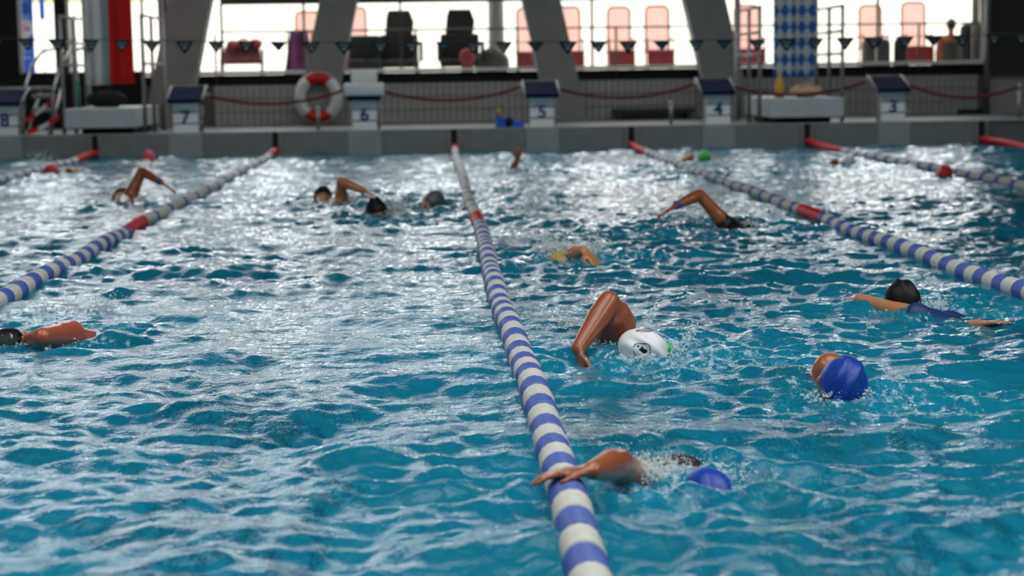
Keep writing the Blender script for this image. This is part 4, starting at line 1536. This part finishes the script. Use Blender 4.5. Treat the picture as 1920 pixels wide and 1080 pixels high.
# dark chairs with jackets
def jacket_chair(label, px0, px1, ytop, m, Y=31.6):
    a, b = at(px0, ytop, Y), at(px1, ytop, Y)
    x, hw, zt = (a.x + b.x) / 2, (b.x - a.x) / 2, a.z
    o = empty('draped_chair', (x, Y, 1.04), label, 'chair', 'dark chairs with jackets behind the window')
    Loc().prism([(x - hw, Y - .05, 1.75), (x - hw * .9, Y - .05, zt - .12), (x - hw * .75, Y - .05, zt), (x + hw * .7, Y - .05, zt), (x + hw, Y - .05, zt - .2), (x + hw * .85, Y - .05, 1.75)], (0, .12, 0)).build('jacket', m, o)
    Loc().box(x - hw * 1.35, x + hw * 1.25, Y - .08, Y + .0, 1.3, 1.76, .04).build('backrest', 'black_cloth', o, True)
    Loc().box(x - hw * 1.4, x + hw * 1.3, Y - .5, Y, 1.2, 1.34, .04).build('seat', 'black_cloth', o, True)
    for sx in (-1, 1):
        for yy in (Y - .45, Y - .05):
            Loc().tube([(x + sx * hw * 1.2, yy, 1.04), (x + sx * hw * 1.2, yy, 1.22)], .02, 8).build('leg', 'frame', o, True)
        Loc().box(x + sx * hw * 1.45 - .03, x + sx * hw * 1.45 + .03, Y - .45, Y - .05, 1.3, 1.62, .02).build('armrest', 'black_cloth', o, True)


jacket_chair('black chair with a brown jacket over its back, second window', 721, 776, 20, 'brown_cloth')
jacket_chair('black chair with a black jacket over its back, second window', 834, 890, 18, 'black_cloth')
q = at(700, 95, 31.5)
ch = empty('dark_armchair', (q.x, 31.5, 1.04), 'low black armchair left of the brown jacket chair', 'chair')
Loc().box(q.x - .42, q.x + .14, 31.3, 31.4, 1.2, 1.75, .05).build('backrest', 'black_cloth', ch, True)
Loc().box(q.x - .42, q.x + .14, 31.0, 31.35, 1.1, 1.35, .05).build('seat', 'black_cloth', ch, True)
for xx in (q.x - .38, q.x + .1):
    Loc().tube([(xx, 31.2, 1.04), (xx, 31.2, 1.15)], .02, 8).build('leg', 'frame', ch)
q = at(876, 112, 31.0)
pc = empty('pink_cushion', (q.x, 31.0, 1.165), 'round pink cushion below the black jacket chair', 'cushion')
Loc().ellipsoid((q.x, 31.0, 1.36), ((.13, 0, 0), (0, .08, 0), (0, 0, .15)), 16, 10).build('body', 'seat_red', pc, True)
Loc().box(q.x - .1, q.x + .1, 30.95, 31.05, 1.04, 1.24, .03).build('base', 'seat_red', pc, True)
# round pillar outside
q = at(930, 40, 32.0)
struct(Loc().tube([(q.x, 32.0, 1.04), (q.x, 32.0, 3.4)], .135, 20).build('pillar_terrace', 'concrete', smooth=True), 'round grey pillar outside the second window')
Loc()
q = at(920, 110, 31.4)
bb = empty('dark_bag', (q.x, 31.4, 1.04), 'dark bag at the foot of the round pillar', 'bag')
Loc().ellipsoid((q.x + .02, 31.4, 1.25), ((.3, 0, 0), (0, .15, 0), (0, 0, .26)), 16, 10).build('body', 'dark_grey', bb, True)
Loc().tube([(q.x - .08, 31.3, 1.45), (q.x, 31.28, 1.56), (q.x + .08, 31.3, 1.45)], .014, 8).build('handle', 'black_cloth', bb, True)
# maroon towel on a white lounger, purple towel, left window
q = at(455, 95, 31.8)
lg = empty('lounger', (q.x, 31.8, 1.04), 'maroon cushioned lounger behind the first window', 'lounger')
Loc().prism([(q.x - .32, 31.6, 1.36), (q.x + .32, 31.6, 1.36), (q.x + .28, 31.75, 1.58), (q.x - .3, 31.75, 1.58)], (0, .12, .02)).build('backrest', 'maroon_cloth', lg)
Loc().box(q.x - .34, q.x + .36, 31.3, 31.7, 1.3, 1.4, .03).build('seat', 'maroon_cloth', lg, True)
for xx in (q.x - .34, q.x + .34):
    Loc().tube([(xx, 31.5, 1.04), (xx + .02, 31.5, 1.55)], .03, 8).build('armrest', 'steel_dull', lg, True)
for dx, zz, m_ in ((-.16, 1.68, 'seat_red'), (.02, 1.72, 'beige_cloth'), (.22, 1.7, 'chair_red')):
    bo = empty('towel_roll', (q.x + dx, 31.8, 1.6), {'seat_red': 'rose towel bundle on the maroon lounger, left one', 'beige_cloth': 'beige towel bundle in the middle of the maroon lounger', 'chair_red': 'red towel bundle at the right end of the maroon lounger'}[m_], 'towel', 'towels on the lounger')
    Loc().ellipsoid((q.x + dx, 31.8, zz - .06), ((.12, 0, 0), (0, .1, 0), (0, 0, .09)), 14, 10).build('roll', m_, bo, True)
    Loc().ellipsoid((q.x + dx + .05, 31.72, zz - .08), ((.06, 0, 0), (0, .05, 0), (0, 0, .07)), 12, 8).build('fold', m_, bo, True)
q = at(562, 95, 31.2)
pt = empty('purple_towel', (q.x, 31.2, 1.04), 'purple towel hanging in folds left of the lifebuoy', 'towel')
cloth('hanging_cloth', q.x - .16, q.x + .14, 31.2, 1.1, 1.82, 'purple_cloth', pt, 2.0, .05, .22)
cloth('folded_edge', q.x - .05, q.x + .2, 31.28, 1.12, 1.66, 'maroon_cloth', pt, 1.0, .04, .18)
Loc().tube([(q.x - .2, 31.24, 1.82), (q.x + .2, 31.24, 1.82)], .012, 8).build('rod', 'frame', pt)
for xx in (q.x - .2, q.x + .2):
    Loc().tube([(xx, 31.24, 1.04), (xx, 31.24, 1.82)], .012, 8).build('stand', 'frame', pt)
# seated person right window
q = at(1783, 62, 31.9)
pr = empty('person', (q.x, 31.9, 1.04), 'dark-haired person seated on the terrace at the right window, seen from behind', 'person')
B = MB()
px_, py_ = 0, 0
B.ellipsoid((0, 0, q.z - 1.04 + .13), ((.075, 0, 0), (0, .09, 0), (0, 0, .11)))
B.capsule((0, 0, q.z - 1.04 + .06), (0, 0, q.z - 1.04 - .05), .05, .055)
zsh = q.z - 1.04 - .1
B.capsule((-.17, 0, zsh), (.17, 0, zsh), .065, .065)
for s in (-1, 1):
    B.capsule((s * .09, 0, zsh - .04), (s * .08, .02, zsh - .42), .1, .11)
    B.capsule((s * .19, 0, zsh), (s * .25, -.06, zsh - .26), .052, .042)
    B.capsule((s * .25, -.06, zsh - .26), (s * .2, .14, zsh - .4), .04, .028)
    hand(B, (s * .2, .14, zsh - .4), (-s * .2, 1, -.1), (0, 0, 1), -s)
    B.capsule((s * .09, .02, zsh - .44), (s * .11, .42, zsh - .42), .085, .06)
    B.capsule((s * .11, .42, zsh - .42), (s * .11, .45, .06), .055, .04)
    B.capsule((s * .11, .45, .04), (s * .11, .62, .03), .035, .028)
put('body', remesh(B, 'body', .012, 'skin_tan', .6), pr)
put('hair', MB().ellipsoid((0, -.015, q.z - 1.04 + .15), ((.085, 0, 0), (0, .095, 0), (0, 0, .105)), 16, 12).mesh('hair', 'cap_black', True), pr)
put('shirt', MB().capsule((-.08, 0, zsh - .1), (-.07, .02, zsh - .42), .108, .115).capsule((.08, 0, zsh - .1), (.07, .02, zsh - .42), .108, .115).mesh('shirt', 'dark_grey', True), pr)
stl = empty('dark_stool', (q.x, 31.9, 1.04), 'dark seat under the person at the right window', 'seat')
Loc().box(q.x - .26, q.x + .26, 31.72, 32.15, 1.14, 1.04 + zsh - .54, .02).build('seat', 'black_cloth', stl, True)
for xx in (q.x - .2, q.x + .2):
    Loc().box(xx - .03, xx + .03, 31.75, 32.1, 1.04, 1.14).build('leg', 'black_cloth', stl)
for (px0, px1, y0, lab, m_) in ((1615, 1668, 72, 'dark rounded bag before the pale red chair in the right window', 'dark_grey'), (1800, 1842, 45, 'black backpack right of the seated person', 'black_cloth'), (1676, 1700, 70, 'dark folded bag left of the tallest red chair', 'black_cloth')):
    a, b = at(px0, y0, 31.3), at(px1, y0, 31.3)
    o = empty('terrace_bag', ((a.x + b.x) / 2, 31.3, 1.04), lab, 'bag', 'bags on the terrace')
    Loc().box(a.x, b.x, 31.15, 31.4, 1.04, a.z, .09).build('body', m_, o, True)
    Loc().tube([(a.x + .1, 31.14, a.z - .12), ((a.x + b.x) / 2, 31.1, a.z - .04), (b.x - .1, 31.14, a.z - .12)], .012, 8).build('handle', 'black_cloth', o, True)

# blue poster outside the far left window
a, b = at(33, 0, 32.5), at(66, 125, 32.5)
ps = empty('poster_stand', ((a.x + b.x) / 2, 32.5, 1.04), 'tall blue poster with a round white emblem outside the far left window', 'poster')
Loc().box(a.x, b.x, 32.5, 32.52, 1.04, 3.2).build('board', 'poster_blue', ps)
c = at(46, 53, 32.48)
ring = [(c.x + .15 * math.cos(2 * math.pi * j / 28), 32.495, c.z + .17 * math.sin(2 * math.pi * j / 28)) for j in range(28)]
Loc().prism(ring, (0, .004, 0)).build('emblem', 'poster_white', ps)
Loc().prism([(c.x - .09, 32.49, c.z - .04), (c.x - .02, 32.49, c.z - .06), (c.x + .05, 32.49, c.z + .07), (c.x - .03, 32.49, c.z + .08)], (0, .004, 0)).build('emblem_mark', 'poster_pink', ps)
Loc().prism([(c.x + .01, 32.49, c.z - .03), (c.x + .10, 32.49, c.z - .03), (c.x + .08, 32.49, c.z + .0), (c.x + .0, 32.49, c.z + .01)], (0, .004, 0)).build('emblem_mark', 'poster_blue', ps)
for py, hh in ((32, .05), (90, .03), (97, .02), (108, .03), (2, .02)):
    c = at(49, py, 32.48)
    Loc().box(a.x + .02, b.x - .06, 32.492, 32.5, c.z - hh, c.z + hh).build('print_line', 'poster_pale', ps)
a2, b2 = at(73, 0, 33.0), at(84, 36, 33.0)
ps2 = empty('sign_board', ((a2.x + b2.x) / 2, 33.0, 1.04), 'narrow blue sign behind the tall blue poster', 'sign')
Loc().box(a2.x, b2.x, 33.0, 33.02, b2.z, 3.2).build('board', 'poster_blue', ps2)
Loc().tube([((a2.x + b2.x) / 2, 33.03, 1.04), ((a2.x + b2.x) / 2, 33.03, 3.0)], .015, 8).build('post', 'steel', ps2)
